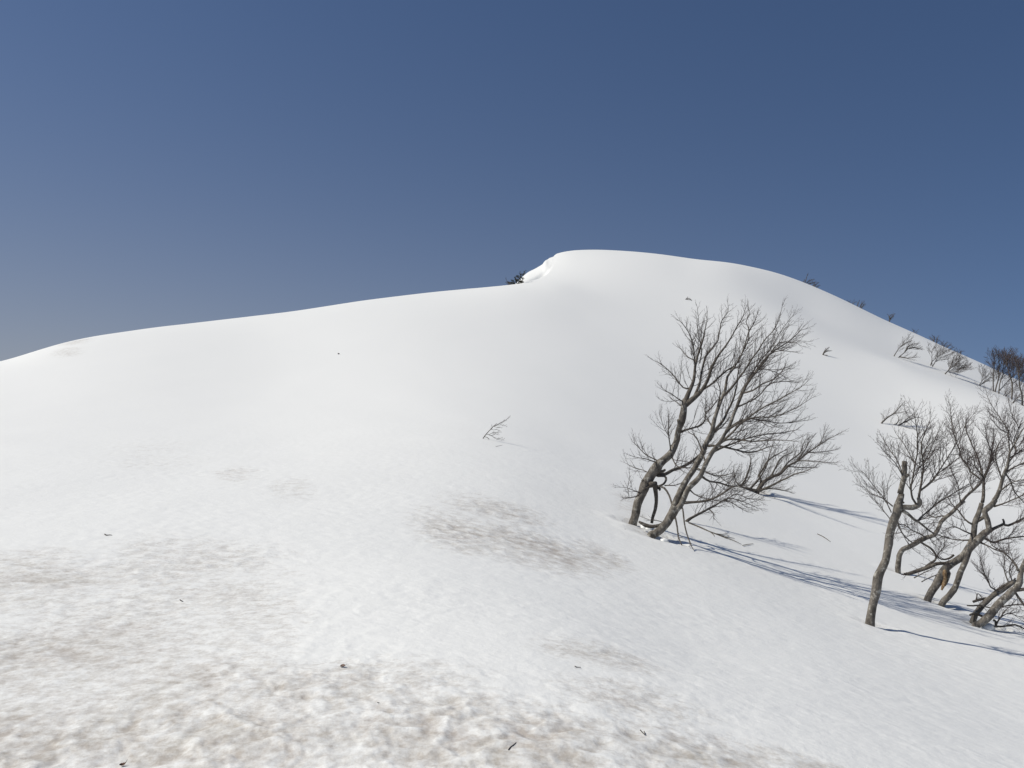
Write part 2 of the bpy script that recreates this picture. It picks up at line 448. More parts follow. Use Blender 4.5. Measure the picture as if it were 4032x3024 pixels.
class MB:
    """collects tubes; build() links them as one mesh object"""
    def __init__(self): self.v = []; self.f = []
    def tube(self, pts, rad, sides=6, rough=0.0, cap=True):
        n = len(pts)
        if n < 2: return
        b0 = len(self.v)
        prev = None
        for i in range(n):
            t = (pts[min(i + 1, n - 1)] - pts[max(i - 1, 0)])
            if t.length < 1e-9: t = Vector((0, 0, 1))
            t.normalize()
            if prev is None:
                a = Vector((0, 1, 0)) if abs(t.y) < .9 else Vector((1, 0, 0))
                nx = t.cross(a).normalized()
            else:
                nx = (prev - t * prev.dot(t))
                nx = nx.normalized() if nx.length > 1e-6 else t.orthogonal().normalized()
            prev = nx; ny = t.cross(nx)
            for k in range(sides):
                a = 2 * math.pi * k / sides
                d = nx * math.cos(a) + ny * math.sin(a)
                r = rad[i]
                if rough:
                    q = pts[i] + d * r
                    r *= 1 + rough * mnoise.noise(q * 6.0) + rough * .6 * mnoise.noise(q * 17.0)
                self.v.append(pts[i] + d * r)
        for i in range(n - 1):
            for k in range(sides):
                k2 = (k + 1) % sides
                self.f.append((b0 + i * sides + k, b0 + i * sides + k2, b0 + (i + 1) * sides + k2, b0 + (i + 1) * sides + k))
        if cap:
            self.f.append(tuple(range(b0 + sides - 1, b0 - 1, -1)))
            self.f.append(tuple(range(b0 + (n - 1) * sides, b0 + n * sides)))
    def build(self, name, mat, parent, origin, smooth=True):
        return mesh_obj(name, [tuple(p - origin) for p in self.v], self.f, mat, parent, smooth)

def smooth_path(P, Rd, step):
    """Catmull-Rom through the points, about one sample per step"""
    out, ro = [], []
    n = len(P)
    for i in range(n - 1):
        p0, p1, p2, p3 = P[max(i - 1, 0)], P[i], P[i + 1], P[min(i + 2, n - 1)]
        k = max(2, int((p2 - p1).length / step))
        for j in range(k):
            t = j / k
            out.append(.5 * ((2 * p1) + (p2 - p0) * t + (2 * p0 - 5 * p1 + 4 * p2 - p3) * t * t + (3 * p1 - p0 - 3 * p2 + p3) * t ** 3))
            ro.append(Rd[i] * (1 - t) + Rd[i + 1] * t)
    out.append(P[-1].copy()); ro.append(Rd[-1])
    return out, ro

WIND = Vector((.72, 0, .70)).normalized()
FRAMES = {'A': (2400, 1150, 2.212), '3': (3350, 1500, 3.016), '4': (3350, 2000, 2.37), '5': (3000, 1000, 2.1434),
          '6': (3600, 1350, 5.12), '7': (1800, 1550, 5.53), 'p': (0, 0, 1.0), 'G': (3750, 2200, 4.741), 'B': (2420, 1950, 5.53), '8': (3750, 1550, 4.741)}
EYEV = Vector(EYE)

class Tree:
    def __init__(self, name, base_px, label, cat, group=None, depth=None, seed=1, twig=1.0, dense=1.0, minr=.0016, tw_mat=None, wind=.5, spread=2.3):
        self.rng = random.Random(seed)
        self.base = cast(*base_px) if depth is None else None
        if self.base is None:
            ax, _ = ray(*base_px); self.base = Vector((float(ax) * depth, depth, 0)); self.base.z = float(height(self.base.x, self.base.y)[0])
        self.Y = self.base.y
        self.root = bpy.data.objects.new(name, None); C.objects.link(self.root)
        self.root.empty_display_size = .3
        self.root.location = self.base
        tag(self.root, label, cat, group)
        self.tw = MB(); self.lines = []
        self.scale = twig; self.dense = dense; self.minr = minr; self.tw_mat = tw_mat or TWIG; self.windk = wind; self.spread = spread; self.own = False
    def at(self, u, v, Y):
        ax, az = ray(u, v)
        return Vector((float(ax) * Y, Y, EYEV.z + float(az) * Y))
    def near(self, u, v):
        best = (1e18, self.Y)
        for ln in self.lines:
            for (a, b, Y) in ln:
                d = (a - u) ** 2 + (b - v) ** 2
                if d < best[0]: best = (d, Y)
        return best[1]
    def limb(self, frame, pts, slope=0.0, part='branch', mat=None, sides=7, twigs=True, start=.15, sink=0.0, rough=.06, tl=1.0, depth=None, ground=False, taper_end=True, r0=None):
        ox, oy, s = FRAMES[frame]
        px = [(ox + p[0] / s, oy + p[1] / s) for p in pts]
        rad = []
        if len(pts[0]) > 2 or r0:
            last = (r0 if r0 else pts[0][2]); 
            for i, p in enumerate(pts):
                if len(p) > 2: last = p[2]
                elif i: last = last * .72 if i < len(pts) - 1 else last * .4
                rad.append(last)
        else:
            k = len(pts); rad = [6 * (1 - .8 * i / max(k - 1, 1)) for i in range(k)]
        Y0 = depth if depth else (self.near(*px[0]) if self.lines else self.Y)
        P, Rd, ln = [], [], []
        acc = 0
        for i, (u, v) in enumerate(px):
            if i: acc += math.hypot(u - px[i - 1][0], v - px[i - 1][1]) / F_PX * Y0
            if ground:
                q = cast(u, v); q = q + Vector((0, 0, rad[i] / s / F_PX * q.y * .6)); Y = q.y
            else:
                Y = Y0 + slope * (1.0 if part == 'trunk' else self.spread) * acc + (.12 * math.sin(acc * 2.3 + Y0 * 7 + i) * acc * .25)
                q = self.at(u, v, Y)
            P.append(q); Rd.append(max(rad[i] / s / F_PX * Y, self.minr)); 
        step = .09 * max(1, self.Y / 22)
        Q, RQ = smooth_path(P, Rd, step)
        # a little natural wander
        for i in range(1, len(Q) - 1):
            if not ground and part != 'trunk':
                Q[i] = Q[i] + mnoise.noise_vector(Q[i] * 2.7) * min(.016, RQ[i] * 1.2)
        if sink:
            d = (Q[0] - Q[min(3, len(Q) - 1)]).normalized()
            d = (d + Vector((0, 0, -1.0))).normalized()
            Q.insert(0, Q[0] + d * sink); RQ.insert(0, RQ[0] * 1.12)
        for q in Q:
            dd = q - EYEV
            dz = dd.z / dd.y; dx = dd.x / dd.y
            b = (dz * cp - sp) / (cp + dz * sp); yd = cp - b * sp
            ln.append((CX + dx * yd * F_PX, CY - b * F_PX, q.y))
        self.lines.append(ln)
        if part == 'trunk' and sides > 8:          # knots, dips and a little crookedness
            tot = len(Q)
            for kk in range(max(2, tot // 9)):
                c0 = self.rng.randrange(2, max(3, tot - 1)); am = self.rng.uniform(-.10, .20)
                for i in range(tot):
                    RQ[i] *= 1 + am * math.exp(-((i - c0) / 1.1) ** 2)
            for i in range(2, tot - 1):
                Q[i] = Q[i] + mnoise.noise_vector(Q[i] * 3.1) * .022
            if len(Q) > 4:
                RQ[0 if not sink else 1] *= 1.1
        mb = MB(); mb.tube(Q, RQ, sides, rough * 1.6 if sides > 6 else 0)
        o = mb.build(part, mat or (BARK if part == 'trunk' else LIMB), self.root, self.base)
        if twigs: self.sprout(Q, RQ, start, tl)
        if self.own and self.tw.v:
            self.tw.build('twigs', self.tw_mat, self.root, self.base); self.tw = MB()
        return o
    def sprout(self, Q, RQ, start, tl):
        rng = self.rng
        L = sum((Q[i + 1] - Q[i]).length for i in range(len(Q) - 1))
        pos = 0; nxt = start * L; side = rng.random() * 6.28
        for i in range(len(Q) - 1):
            seg = (Q[i + 1] - Q[i]); sl_ = seg.length
            while nxt < pos + sl_:
                t = (nxt - pos) / sl_; f = nxt / L
                p = Q[i].lerp(Q[i + 1], t); d = seg.normalized(); r = RQ[i]
                side += math.pi + rng.uniform(-.8, .8)
                ll = self.scale * tl * (.20 + .50 * (1 - f) * min(1, L / 1.2) + .14 * rng.random()) * rng.uniform(.55, 1.35)
                self.twig(p, self.bend(d, side, R(rng.uniform(26, 50))), ll, min(r * .6, .0035 + .006 * ll), 0)
                nxt += self.scale * rng.uniform(.05, .11) / self.dense
            pos += sl_
        d = (Q[-1] - Q[-2]).normalized()
        for k in range(2):
            self.twig(Q[-1], self.bend(d, rng.random() * 6.28, R(rng.uniform(5, 25))), self.scale * tl * rng.uniform(.12, .3), RQ[-1] * .9, 1)
    def bend(self, d, az, ang):
        best = None
        for k in range(2):
            a = az + (self.rng.uniform(-1, 1) if k else 0)
            n = d.orthogonal().normalized(); b = d.cross(n)
            q = (d * math.cos(ang) + (n * math.cos(a) + b * math.sin(a)) * math.sin(ang)).normalized()
            sc = q.dot(WIND) * self.windk + self.rng.random() * .35 + .25 * q.z
            if best is None or sc > best[0]: best = (sc, q)
        return best[1]
    def twig(self, p, d, L, r, lev):
        rng = self.rng
        sg = .055 * max(1, self.scale)
        n = max(2, int(L / sg))
        pts = [p]; rad = [max(r, self.minr)]
        dd = d.copy()
        for i in range(n):
            dd = (dd + Vector((rng.gauss(0, .06), rng.gauss(0, .06), rng.gauss(0, .06) + .035)) + WIND * .07 * self.windk).normalized()
            pts.append(pts[-1] + dd * (L / n)); rad.append(max(r * (1 - .75 * (i + 1) / n), self.minr))
        self.tw.tube(pts, rad, 3 if lev else 4, cap=False)
        if lev >= 2: return
        gap = (.055 if lev == 0 else .075) * self.scale / self.dense
        if lev == 1 and L < .09 * self.scale: return
        s = .22 * L; az = rng.random() * 6.28
        while s < L * .97:
            i = min(int(s / L * n), n - 1); t = s / L * n - i
            q = pts[i].lerp(pts[i + 1], t); dq = (pts[i + 1] - pts[i]).normalized()
            az += math.pi + rng.uniform(-.7, .7)
            cl = (L * rng.uniform(.28, .5) * (1.1 - .7 * s / L)) if lev == 0 else self.scale * rng.uniform(.025, .07)
            self.twig(q, self.bend(dq, az, R(rng.uniform(22, 46))), cl, rad[i] * .68, lev + 1)
            s += gap * rng.uniform(.7, 1.5)
    def done(self):
        if self.tw.v:
            self.tw.build('twigs', self.tw_mat, self.root, self.base)
        return self.root

G_FRONT = 'bare windswept trees on the near slope'
G_FAR = 'bare trees along the far shoulder'
# ================================================================== left stem of the front pair
a = Tree('bare_tree', (2490, 2062), 'bare tree with one thick crooked grey trunk, left of the twin-stemmed tree', 'tree', G_FRONT, seed=11, dense=.85)
a.limb('A', [(205,2010,34),(250,1845,36),(310,1685,42),(370,1585,42),(430,1495,36),(530,1415,32),(580,1315,26),(600,1215,26),(625,1125,27),(650,1000,27),(660,940,26)], 0, 'trunk', sides=14, twigs=False, sink=.35, rough=.10)
a.limb('A', [(612,1150,20),(600,1130,15),(597,1112,12)], -.4, 'stub', mat=BARK, twigs=False, sides=8)
a.limb('A', [(430,1570,18),(460,1560,13),(482,1548,10)], -.5, 'stub', mat=LIMB, twigs=False, sides=8)
a.limb('A', [(300,1655,14),(285,1640,11)], -.5, 'stub', mat=BARK, twigs=False, sides=8)
a.limb('A', [(425,1705,14),(440,1715,10),(436,1725,8)], -.6, 'stub', mat=LIMB, twigs=False, sides=8)
a.limb('A', [(653,975,24),(690,870,19),(730,770,14),(745,650,11),(765,560,10),(790,480,9),(820,400,7),(830,330,5),(850,250,3),(850,195,2)], .15)
a.limb('A', [(665,985,24),(740,920,22),(810,850,16),(855,760,14),(890,660,12),(940,560,10),(1010,470,8),(1060,390,6),(1110,300,5),(1160,220,3.5),(1180,150,2)], -.15)
a.limb('A', [(735,925,16),(760,860,12),(790,760,10),(810,660,9),(840,560,8),(900,480,7),(945,420,6),(960,330,5),(980,250,4),(1030,170,2.5),(1030,95,1.5)], .35)
a.limb('A', [(690,840,9),(640,830,6),(590,770,5.5),(540,710,5),(490,660,4),(440,620,3),(395,600,1.5)], .1)
a.limb('A', [(640,955,7),(590,925,4.5),(540,885,3.5),(490,862,2.5),(458,830,1.5)], -.3)
a.limb('A', [(645,1005,6),(590,962,3),(545,932,2)], .4)
a.limb('A', [(605,1225,14),(670,1200,9),(740,1180,8),(800,1155,8),(835,1110,7),(840,1050,6),(880,1015,5),(930,950,4),(990,905,2.5)], .3)
a.limb('A', [(745,700,9),(740,600,6),(735,500,6),(720,420,5),(680,340,4),(640,280,3),(615,255,2)], -.2)
a.limb('A', [(820,845,10),(900,790,8),(965,735,8),(1020,680,8),(1090,640,7.5),(1130,570,7),(1180,480,6),(1210,400,5),(1210,310,4.5),(1190,260,3.5),(1220,190,3),(1210,130,1.5)], .25)
a.limb('A', [(755,600,6),(690,570,4),(650,530,3),(612,485,2)], .3)
a.limb('A', [(785,620,6),(800,520,5),(790,430,4),(770,330,3),(775,230,2.5),(765,130,1.5)], -.3)
a.limb('A', [(540,1410,8),(520,1290,4.5),(515,1200,4),(510,1130,3),(510,1080,1.5)], -.2)
a.limb('A', [(520,1260,4),(470,1170,2.5),(437,1065,1.5)], .2)
a.limb('A', [(450,1480,8),(370,1440,5),(300,1400,4),(240,1340,3),(202,1302,1.5)], .2)
a.limb('A', [(435,1490,7),(330,1455,4.5),(260,1445,3),(168,1420,1.5)], -.3, tl=.7)
a.limb('A', [(355,1585,6),(290,1552,3.5),(220,1532,3),(135,1487,1.5)], .3)
a.limb('A', [(420,1690,12),(350,1697,9),(290,1730,8),(250,1770,6),(200,1790,4),(125,1795,2)], -.35, tl=.7)
a.limb('A', [(262,1745,6),(200,1722,3),(140,1702,2),(65,1700,1.5)], -.1, tl=.7)
a.limb('A', [(172,1795,3),(160,1700,2.5),(175,1620,2),(175,1560,1.2)], .2, tl=.6)
a.limb('A', [(415,1590,20),(480,1585,16),(550,1555,14),(620,1530,13),(690,1490,12),(760,1440,10),(830,1370,9),(900,1240,7),(980,1170,5),(1040,1100,3)], .45)
a.limb('A', [(395,1670,24),(405,1760,18),(410,1830,16),(400,1900,15),(380,1960,14),(368,2012,13)], .05, sides=9, twigs=False, sink=.15)
a.limb('A', [(420,1600,13),(480,1605,10),(494,1640,10),(470,1675,9),(430,1690,9)], -.3, twigs=False)
a.limb('A', [(430,1690,10),(480,1710,9),(520,1770,8),(545,1850,8),(568,1940,8),(590,2050,7),(600,2130,6),(625,2190,4),(640,2222,2.5)], -.3, start=.75, tl=.6)
a.limb('A', [(480,1685,6),(560,1685,4.5),(620,1665,3),(655,1630,1.5)], -.2)
a.limb('A', [(540,1415,6),(570,1500,4.5),(620,1530,4),(700,1530,3),(790,1560,2)], -.4)
a.done()

# ================================================================== twin stems
b = Tree('bare_tree', (2590, 2112), 'tall bare tree with two parallel leaning stems rising from one curved base', 'tree', G_FRONT, seed=23, dense=.88)
b.limb('A', [(370,2112,34),(440,2078,36),(500,2010,37),(550,1930,36),(572,1860,33)], 0, 'trunk', sides=14, twigs=False, sink=.3, rough=.08)
b.limb('A', [(545,1940,31),(572,1830,28),(620,1730,27),(680,1630,25),(740,1530,24),(800,1420,22),(850,1310,22),(890,1210,19),(920,1100,17),(950,1000,15),(990,900,13),(1015,800,11)], .1, 'trunk', sides=11, twigs=False)
b.limb('A', [(540,1960,29),(585,1900,26),(620,1850,24),(650,1780,23),(690,1710,22),(780,1610,21),(840,1500,20),(890,1410,20),(960,1320,17),(1010,1230,14),(1060,1120,14),(1110,1000,13)], -.15, 'trunk', sides=11, twigs=False)
b.limb('A', [(1015,810,11),(1030,740,10),(1070,680,8),(1130,580,7),(1170,490,6),(1195,400,5),(1215,330,4),(1260,270,3),(1290,170,1.5)], .2)
b.limb('A', [(990,905,12),(1060,840,10),(1120,760,9),(1180,680,8),(1240,580,7),(1300,500,6),(1350,420,5),(1420,340,4),(1470,250,3),(1500,140,1.5)], -.2)
b.limb('A', [(1110,1000,13),(1160,880,12),(1220,770,11),(1290,680,9),(1350,610,8),(1400,540,7),(1470,490,6),(1560,430,5),(1640,360,3.5),(1675,318,2)], -.1)
b.limb('A', [(1100,1020,9),(1140,900,8),(1190,800,7),(1250,690,6),(1310,600,5),(1380,520,4),(1440,430,3),(1500,330,2.5),(1610,185,1.5)], .35)
b.limb('A', [(870,1290,14),(930,1190,12),(1000,1100,11),(1050,1000,9),(1090,900,8),(1110,800,6),(1120,700,4),(1150,600,2)], .35)
b.limb('A', [(960,1320,12),(1060,1230,9),(1140,1150,8),(1250,1060,7),(1350,1000,6),(1450,950,5),(1550,890,4),(1650,840,3),(1715,787,2)], -.3)
b.limb('A', [(860,1340,12),(980,1345,9),(1090,1370,8),(1200,1395,8),(1290,1385,6),(1380,1350,4),(1455,1335,2)], -.25)
b.limb('A', [(915,1385,12),(1000,1345,9),(1100,1310,7),(1250,1260,6),(1400,1235,5),(1520,1222,4),(1630,1200,2)], .2)
b.limb('A', [(940,1340,10),(1010,1290,9),(1110,1285,8),(1240,1300,6),(1380,1290,5),(1500,1290,3.5),(1620,1300,2)], -.4)
b.limb('A', [(1010,1230,12),(1120,1130,8),(1230,1105,6),(1350,1120,5),(1500,1140,3.5),(1740,1115,1.5)], .25)
b.limb('A', [(1030,1200,10),(1150,1130,8),(1270,1090,6),(1400,1090,5),(1530,1050,4),(1640,1000,3),(1765,920,1.5)], -.15)
b.limb('A', [(1110,1000,9),(1200,960,6),(1300,900,5.5),(1400,800,5),(1500,780,4),(1600,785,2)], .2)
b.limb('A', [(1160,880,9),(1250,860,7),(1330,800,6),(1420,760,5),(1500,690,4),(1530,632,2)], -.35)
b.limb('A', [(1290,680,7),(1350,670,4),(1470,710,3),(1600,780,1.5)], .3)
b.limb('A', [(1215,785,8),(1300,650,6),(1390,545,5),(1480,510,4),(1620,525,1.5)], .1)
b.limb('A', [(1400,540,6),(1480,440,4),(1590,440,3),(1722,433,1.5)], -.2)
b.limb('A', [(640,1835,16),(720,1830,11),(800,1828,10),(880,1808,9),(950,1775,8),(1000,1745,8),(1050,1705,7),(1130,1690,5),(1230,1720,3),(1330,1740,1.5)], -.15)
b.limb('A', [(800,1600,12),(870,1645,8),(960,1660,8),(1050,1690,7),(1130,1690,5),(1200,1650,3),(1235,1560,1.8)], .35)
b.limb('A', [(700,1720,8),(740,1760,5),(800,1790,4),(870,1800,2)], -.2)
b.limb('A', [(625,1870,10),(640,1890,7),(650,2000,6.5),(670,2090,6),(700,2180,5),(722,2232,3)], -.3, start=.8, tl=.5)
b.limb('A', [(740,1530,10),(820,1560,6),(900,1590,5),(980,1600,4),(1060,1580,2)], -.3)
b.limb('A', [(900,1180,9),(860,1120,5),(830,1040,4),(850,970,3),(830,930,1.5)], .2)
b.limb('A', [(840,1490,8),(760,1270,5),(700,1230,3),(650,1170,1.5)], .3, tl=.7)
b.limb('A', [(940,1010,8),(960,900,6),(960,830,4.5),(930,760,3),(900,700,1.5)], -.2)
b.limb('A', [(485,2015,18),(430,2032,14),(370,2040,16),(310,2030,18),(255,1998,9)], .1, twigs=False, sides=9)  # root shape put in for the dark hollow between the two trees
b.limb('A', [(470,2010,6),(420,1990,3),(350,1985,2.5),(275,1955,1.5)], .2, tl=.5)
b.done()

# ================================================================== low shrub behind
h = Tree('bare_shrub', (2983, 1936), 'low bare shrub swept flat to the right, behind the twin-stemmed tree', 'shrub', G_FRONT, seed=5, dense=.95, minr=.0022, wind=.8)
h.limb('A', [(1290,1732,20),(1340,1660,16),(1400,1615,14),(1490,1580,12),(1550,1520,10),(1640,1470,8),(1730,1400,6),(1830,1330,5),(1930,1270,3),(2040,1210,1.5)], .1, sink=.25)
h.limb('A', [(1285,1730,14),(1320,1650,10),(1300,1600,9),(1330,1550,8),(1380,1470,7),(1450,1420,5),(1540,1370,3)], .3, sink=.2)
h.limb('A', [(1640,1470,6),(1750,1470,4),(1850,1480,3),(1970,1485,1.5)], -.2)
h.limb('A', [(1560,1520,6),(1680,1530,4),(1790,1530,2)], .3)
h.limb('A', [(1640,1465,6),(1700,1380,4.5),(1740,1300,3),(1780,1250,2)], .2)
h.limb('A', [(1830,1330,4),(1870,1240,3),(1895,1190,1.5)], -.2)
h.limb('A', [(1730,1400,5),(1850,1390,3),(1980,1370,1.5)], .2)
h.limb('A', [(1285,1732,14),(1200,1712,14),(1140,1702,12),(1180,1640,9),(1205,1570,7),(1230,1490,5),(1225,1430,3)], -.15)
h.limb('A', [(1150,1700,8),(1100,1650,5),(1090,1590,4),(1080,1540,2)], .1)
h.limb('A', [(1295,1735,9),(1380,1712,6),(1480,1720,4),(1570,1742,2)], -.3)
h.limb('A', [(1300,1735,12),(1400,1690,9),(1500,1640,8),(1600,1590,6),(1700,1560,4),(1790,1520,2)], -.4, sink=.15)
h.limb('A', [(1480,1585,8),(1560,1480,6),(1660,1400,5),(1690,1320,3),(1720,1260,1.5)], .35)
h.limb('A', [(1225,1715,10),(1290,1640,8),(1360,1530,6),(1400,1400,4),(1420,1330,2)], .25)
h.limb('A', [(1180,1705,8),(1060,1690,6),(1000,1650,4),(940,1640,2)], .2)
h.limb('A', [(1240,1718,8),(1180,1740,6),(1080,1745,4),(1000,1760,2)], -.3)
h.limb('A', [(1400,1615,9),(1440,1540,7),(1500,1440,5),(1580,1400,3),(1620,1350,1.5)], .25)
h.done()

# ================================================================== branch poking out of the snow and branch lying on it
k = Tree('broken_branch', (2704, 2054), 'broken bare branch with a blunt end on the snow, under the twin-stemmed tree', 'branch', None, seed=8, wind=.2)
k.limb('A', [(671,2000,15),(690,1985,13),(720,1965,11),(800,1920,10),(880,1880,9),(950,1840,7),(990,1815,6),(1060,1830,4),(1120,1870,3),(1180,1905,2)], .35, twigs=True, sides=8, sink=.05)
k.limb('A', [(940,1845,6),(1030,1800,5),(1110,1810,4),(1200,1840,3),(1300,1885,1.5)], .1)
k.limb('A', [(860,1890,5),(900,1920,3.5),(905,1960,2)], -.3)
k.limb('A', [(1000,1820,4.5),(1100,1760,4),(1210,1800,3),(1330,1810,1.5)], .3)
k.done()
k = Tree('fallen_branch', (2712, 2060), 'thin dark branch lying on the snow beside the blunt broken branch', 'branch', None, seed=9, wind=0, twig=.6)
k.limb('A', [(688,2014,7),(780,2050,7),(860,2085,6),(950,2118,5),(1020,2145,4),(1080,2165,3),(1150,2198,1.5)], ground=True, twigs=False)
k.limb('A', [(1000,2138,4),(1050,2140,3),(1090,2148,1.5)], ground=True, twigs=False)
k.limb('A', [(870,2088,4),(900,2108,3),(915,2130,1.5)], ground=True, twigs=False)
k.limb('A', [(950,2118,4),(1010,2128,3),(1040,2118,1.5)], ground=True, twigs=False)
k.limb('A', [(925,2108,5),(980,2112,3),(1030,2100,1.5)], ground=True, twigs=False)
k.done()
k = Tree('twig', (2926, 2146), 'short dead twig on the snow at the end of the fallen branch', 'twig', None, seed=3, twig=.3)
k.limb('A', [(1158,2208,3),(1200,2200,3),(1252,2192,1.5)], ground=True, twigs=False); k.done()
k = Tree('twig', (3218, 2104), 'thin straight dead twig lying alone on the snow, between the two tree groups', 'twig', None, seed=4, twig=.3)
k.limb('A', [(1810,2108,3.5),(1860,2133,4),(1895,2155,3),(1926,2178,2)], ground=True, tl=.25, twigs=False); k.done()

# ================================================================== stub tree of the right group
c = Tree('bare_tree', (3440, 2458), 'grey tree with a sawn-off top and one hooked side limb, foremost on the right', 'tree', G_FRONT, seed=31, dense=1.1)
c.limb('4', [(180,1090,39),(205,920,38),(238,760,41),(252,650,42),(275,590,36),(320,500,35),(345,380,36),(375,220,37),(400,100,38),(430,20,40),(450,-60,31),(475,-130,25)], 0, 'trunk', sides=14, twigs=False, sink=.35, rough=.08)
c.limb('3', [(590,1445,18),(612,1440,14),(626,1450,10)], -.5, 'stub', mat=BARK, twigs=False, sides=8)
c.limb('4', [(232,655,16),(218,660,11)], -.5, 'stub', mat=BARK, twigs=False, sides=8)
c.limb('3', [(590,1340,31),(615,1200,28),(632,1130,30),(640,1060,26),(636,955,25)], 0, 'trunk', sides=12, twigs=False, rough=.12)
c.limb('3', [(640,1150,22),(670,1125,22),(690,1115,14)], -.3, 'stub', mat=BARK, twigs=False, sides=8)
c.limb('3', [(560,1500,34),(640,1500,30),(720,1505,32),(790,1480,30),(815,1440,28),(803,1390,20)], -.12, twigs=False, sides=11, mat=BARK)
c.limb('3', [(800,1410,18),(818,1330,14),(840,1200,11),(855,1060,10),(850,940,9),(835,830,8),(840,720,7),(870,640,6),(930,500,4),(950,432,2)], .1)
c.limb('3', [(780,1470,14),(730,1400,12),(718,1320,11),(715,1250,10),(740,1120,9),(765,1000,8),(785,880,8),(790,700,7),(785,600,6),(770,480,5),(748,342,2.5)], -.1)
c.limb('3', [(830,1300,12),(900,1240,9),(980,1160,8),(1050,1070,8),(1110,970,7),(1180,860,6),(1240,760,6),(1250,640,5),(1200,480,4),(1182,300,2.5)], .25)
c.limb('3', [(860,1280,9),(960,1205,6),(1050,1085,5.5),(1150,1010,5),(1250,940,3),(1305,900,2)], -.25)
c.limb('3', [(590,1535,22),(680,1580,19),(750,1640,16),(800,1670,14),(830,1630,12),(900,1560,10),(1000,1480,9),(1150,1380,8),(1300,1280,6),(1440,1215,3)], .15, mat=BARK)
c.limb('3', [(790,1660,13),(850,1710,12),(930,1770,10),(1010,1820,7),(1100,1850,4)], .3)
c.limb('3', [(500,1490,9),(420,1425,5.5),(330,1370,4.5),(250,1340,4),(180,1280,3),(112,1212,1.5)], .2)
c.limb('3', [(480,1560,8),(400,1400,4.5),(310,1290,4),(220,1180,3.5),(160,1100,3),(117,1062,1.5)], -.15)
c.limb('3', [(610,1100,9),(560,960,5.5),(510,880,5),(450,800,4.5),(400,720,4),(370,672,2)], .3)
c.limb('3', [(610,1120,7),(520,960,4.5),(440,890,3.5),(380,820,3),(332,762,1.5)], -.1)
c.limb('3', [(475,1650,7),(400,1560,4.5),(350,1480,3.5),(290,1420,3),(252,1380,2)], .3)
c.limb('3', [(768,980,7),(700,870,5),(640,760,4.5),(590,690,4),(540,630,2)], .25)
c.limb('3', [(850,1000,6),(920,870,5),(970,760,4),(1040,600,2)], -.3)
c.limb('3', [(845,900,6),(900,800,4),(980,720,3),(1150,635,1.5)], .2)
c.limb('3', [(720,1310,6),(660,1220,4),(600,1170,3),(565,1130,2)], -.3, tl=.6)
c.limb('4', [(420,90,10),(460,200,7),(520,280,6),(590,330,4.5),(640,300,3)], .35)
c.done()

# ================================================================== hooked tree behind it
d = Tree('bare_tree', (3536, 2252), 'bare tree whose stem hooks out of the snow, behind the sawn-off tree', 'tree', G_FRONT, seed=37, tw_mat=REDTWIG, dense=1.25)
d.limb('4', [(440,592,23),(440,520,23),(450,450,23),(475,400,22),(520,370,22),(640,310,21),(710,275,20),(780,250,20),(820,170,17),(850,125,17),(900,80,16),(980,0,15),(1057,-62,14)], .05, 'trunk', sides=11, twigs=False, sink=.3, rough=.1)
d.limb('3', [(1250,1500,17),(1300,1450,16),(1370,1370,15),(1450,1300,14),(1530,1230,13),(1580,1150,12),(1640,1020,10),(1660,900,9),(1680,800,7),(1700,700,5),(1690,600,3)], 0)
d.limb('3', [(1540,1170,11),(1480,1120,10),(1420,1080,9.5),(1380,1000,9.5),(1335,945,9),(1300,880,9),(1290,820,8),(1255,740,7),(1230,650,6),(1195,480,4),(1180,310,2)], .2)
d.limb('3', [(1380,1000,6),(1388,935,5),(1440,900,4),(1490,870,2)], -.2)
d.limb('3', [(1270,770,6),(1300,700,5),(1330,600,4),(1400,470,3),(1490,355,1.5)], .1)
d.limb('3', [(1300,1450,9),(1290,1350,6),(1260,1200,5),(1200,1080,4),(1170,980,2)], -.3)
d.limb('3', [(1150,1620,10),(1080,1600,8),(1000,1620,6),(930,1590,4),(860,1500,2)], .25)
d.limb('4', [(640,312,9),(690,345,9),(735,372,9),(772,405,10),(797,445,10),(790,485,10),(755,512,11),(700,545,9)], -.1, twigs=False, sides=8)
d.limb('4', [(700,280,8),(640,240,6),(560,200,5),(500,160,3),(440,150,1.5)], -.3)
d.limb('3', [(1450,1300,8),(1420,1200,6),(1440,1100,5),(1470,980,4),(1480,880,2.5)], .3)
d.done()

# ================================================================== forked tree with the torn limb
e = Tree('bare_tree', (3656, 2366), 'big bare tree on two leaning trunks with a torn orange splinter of wood', 'tree', G_FRONT, seed=41, tw_mat=REDTWIG, dense=1.25)
e.limb('4', [(715,862,31),(745,800,32),(780,740,32),(830,660,33),(860,600,34),(920,540,33),(990,490,32),(1050,455,33),(1100,385,35),(1150,290,32)], 0, 'trunk', sides=13, twigs=False, sink=.3, rough=.1)
e.limb('4', [(845,905,27),(875,860,28),(920,820,28),(960,760,27),(985,700,25),(1030,590,24),(1070,490,24),(1105,400,25),(1150,340,30),(1200,290,34),(1260,225,30)], -.05, 'trunk', sides=12, twigs=False, sink=.3, rough=.08, depth=e.Y - .15)
e.limb('4', [(1135,330,30),(1148,230,26),(1158,147,24),(1190,50,21),(1222,-45,18)], .1, 'trunk', sides=10, twigs=False)
e.limb('4', [(1225,262,30),(1262,225,27),(1285,190,24),(1272,110,22),(1250,40,24),(1285,0,26),(1330,-42,24),(1350,-75,21)], .1, 'trunk', sides=10, twigs=False)
e.limb('4', [(1160,125,17),(1225,95,17),(1252,55,17)], -.1, sides=8, twigs=False, mat=BARK)
e.limb('3', [(1563,1440,21),(1575,1350,19),(1580,1200,14),(1560,1100,12),(1540,1000,9),(1500,880,8),(1440,760,7),(1390,640,6),(1365,560,4),(1360,480,2)], .2)
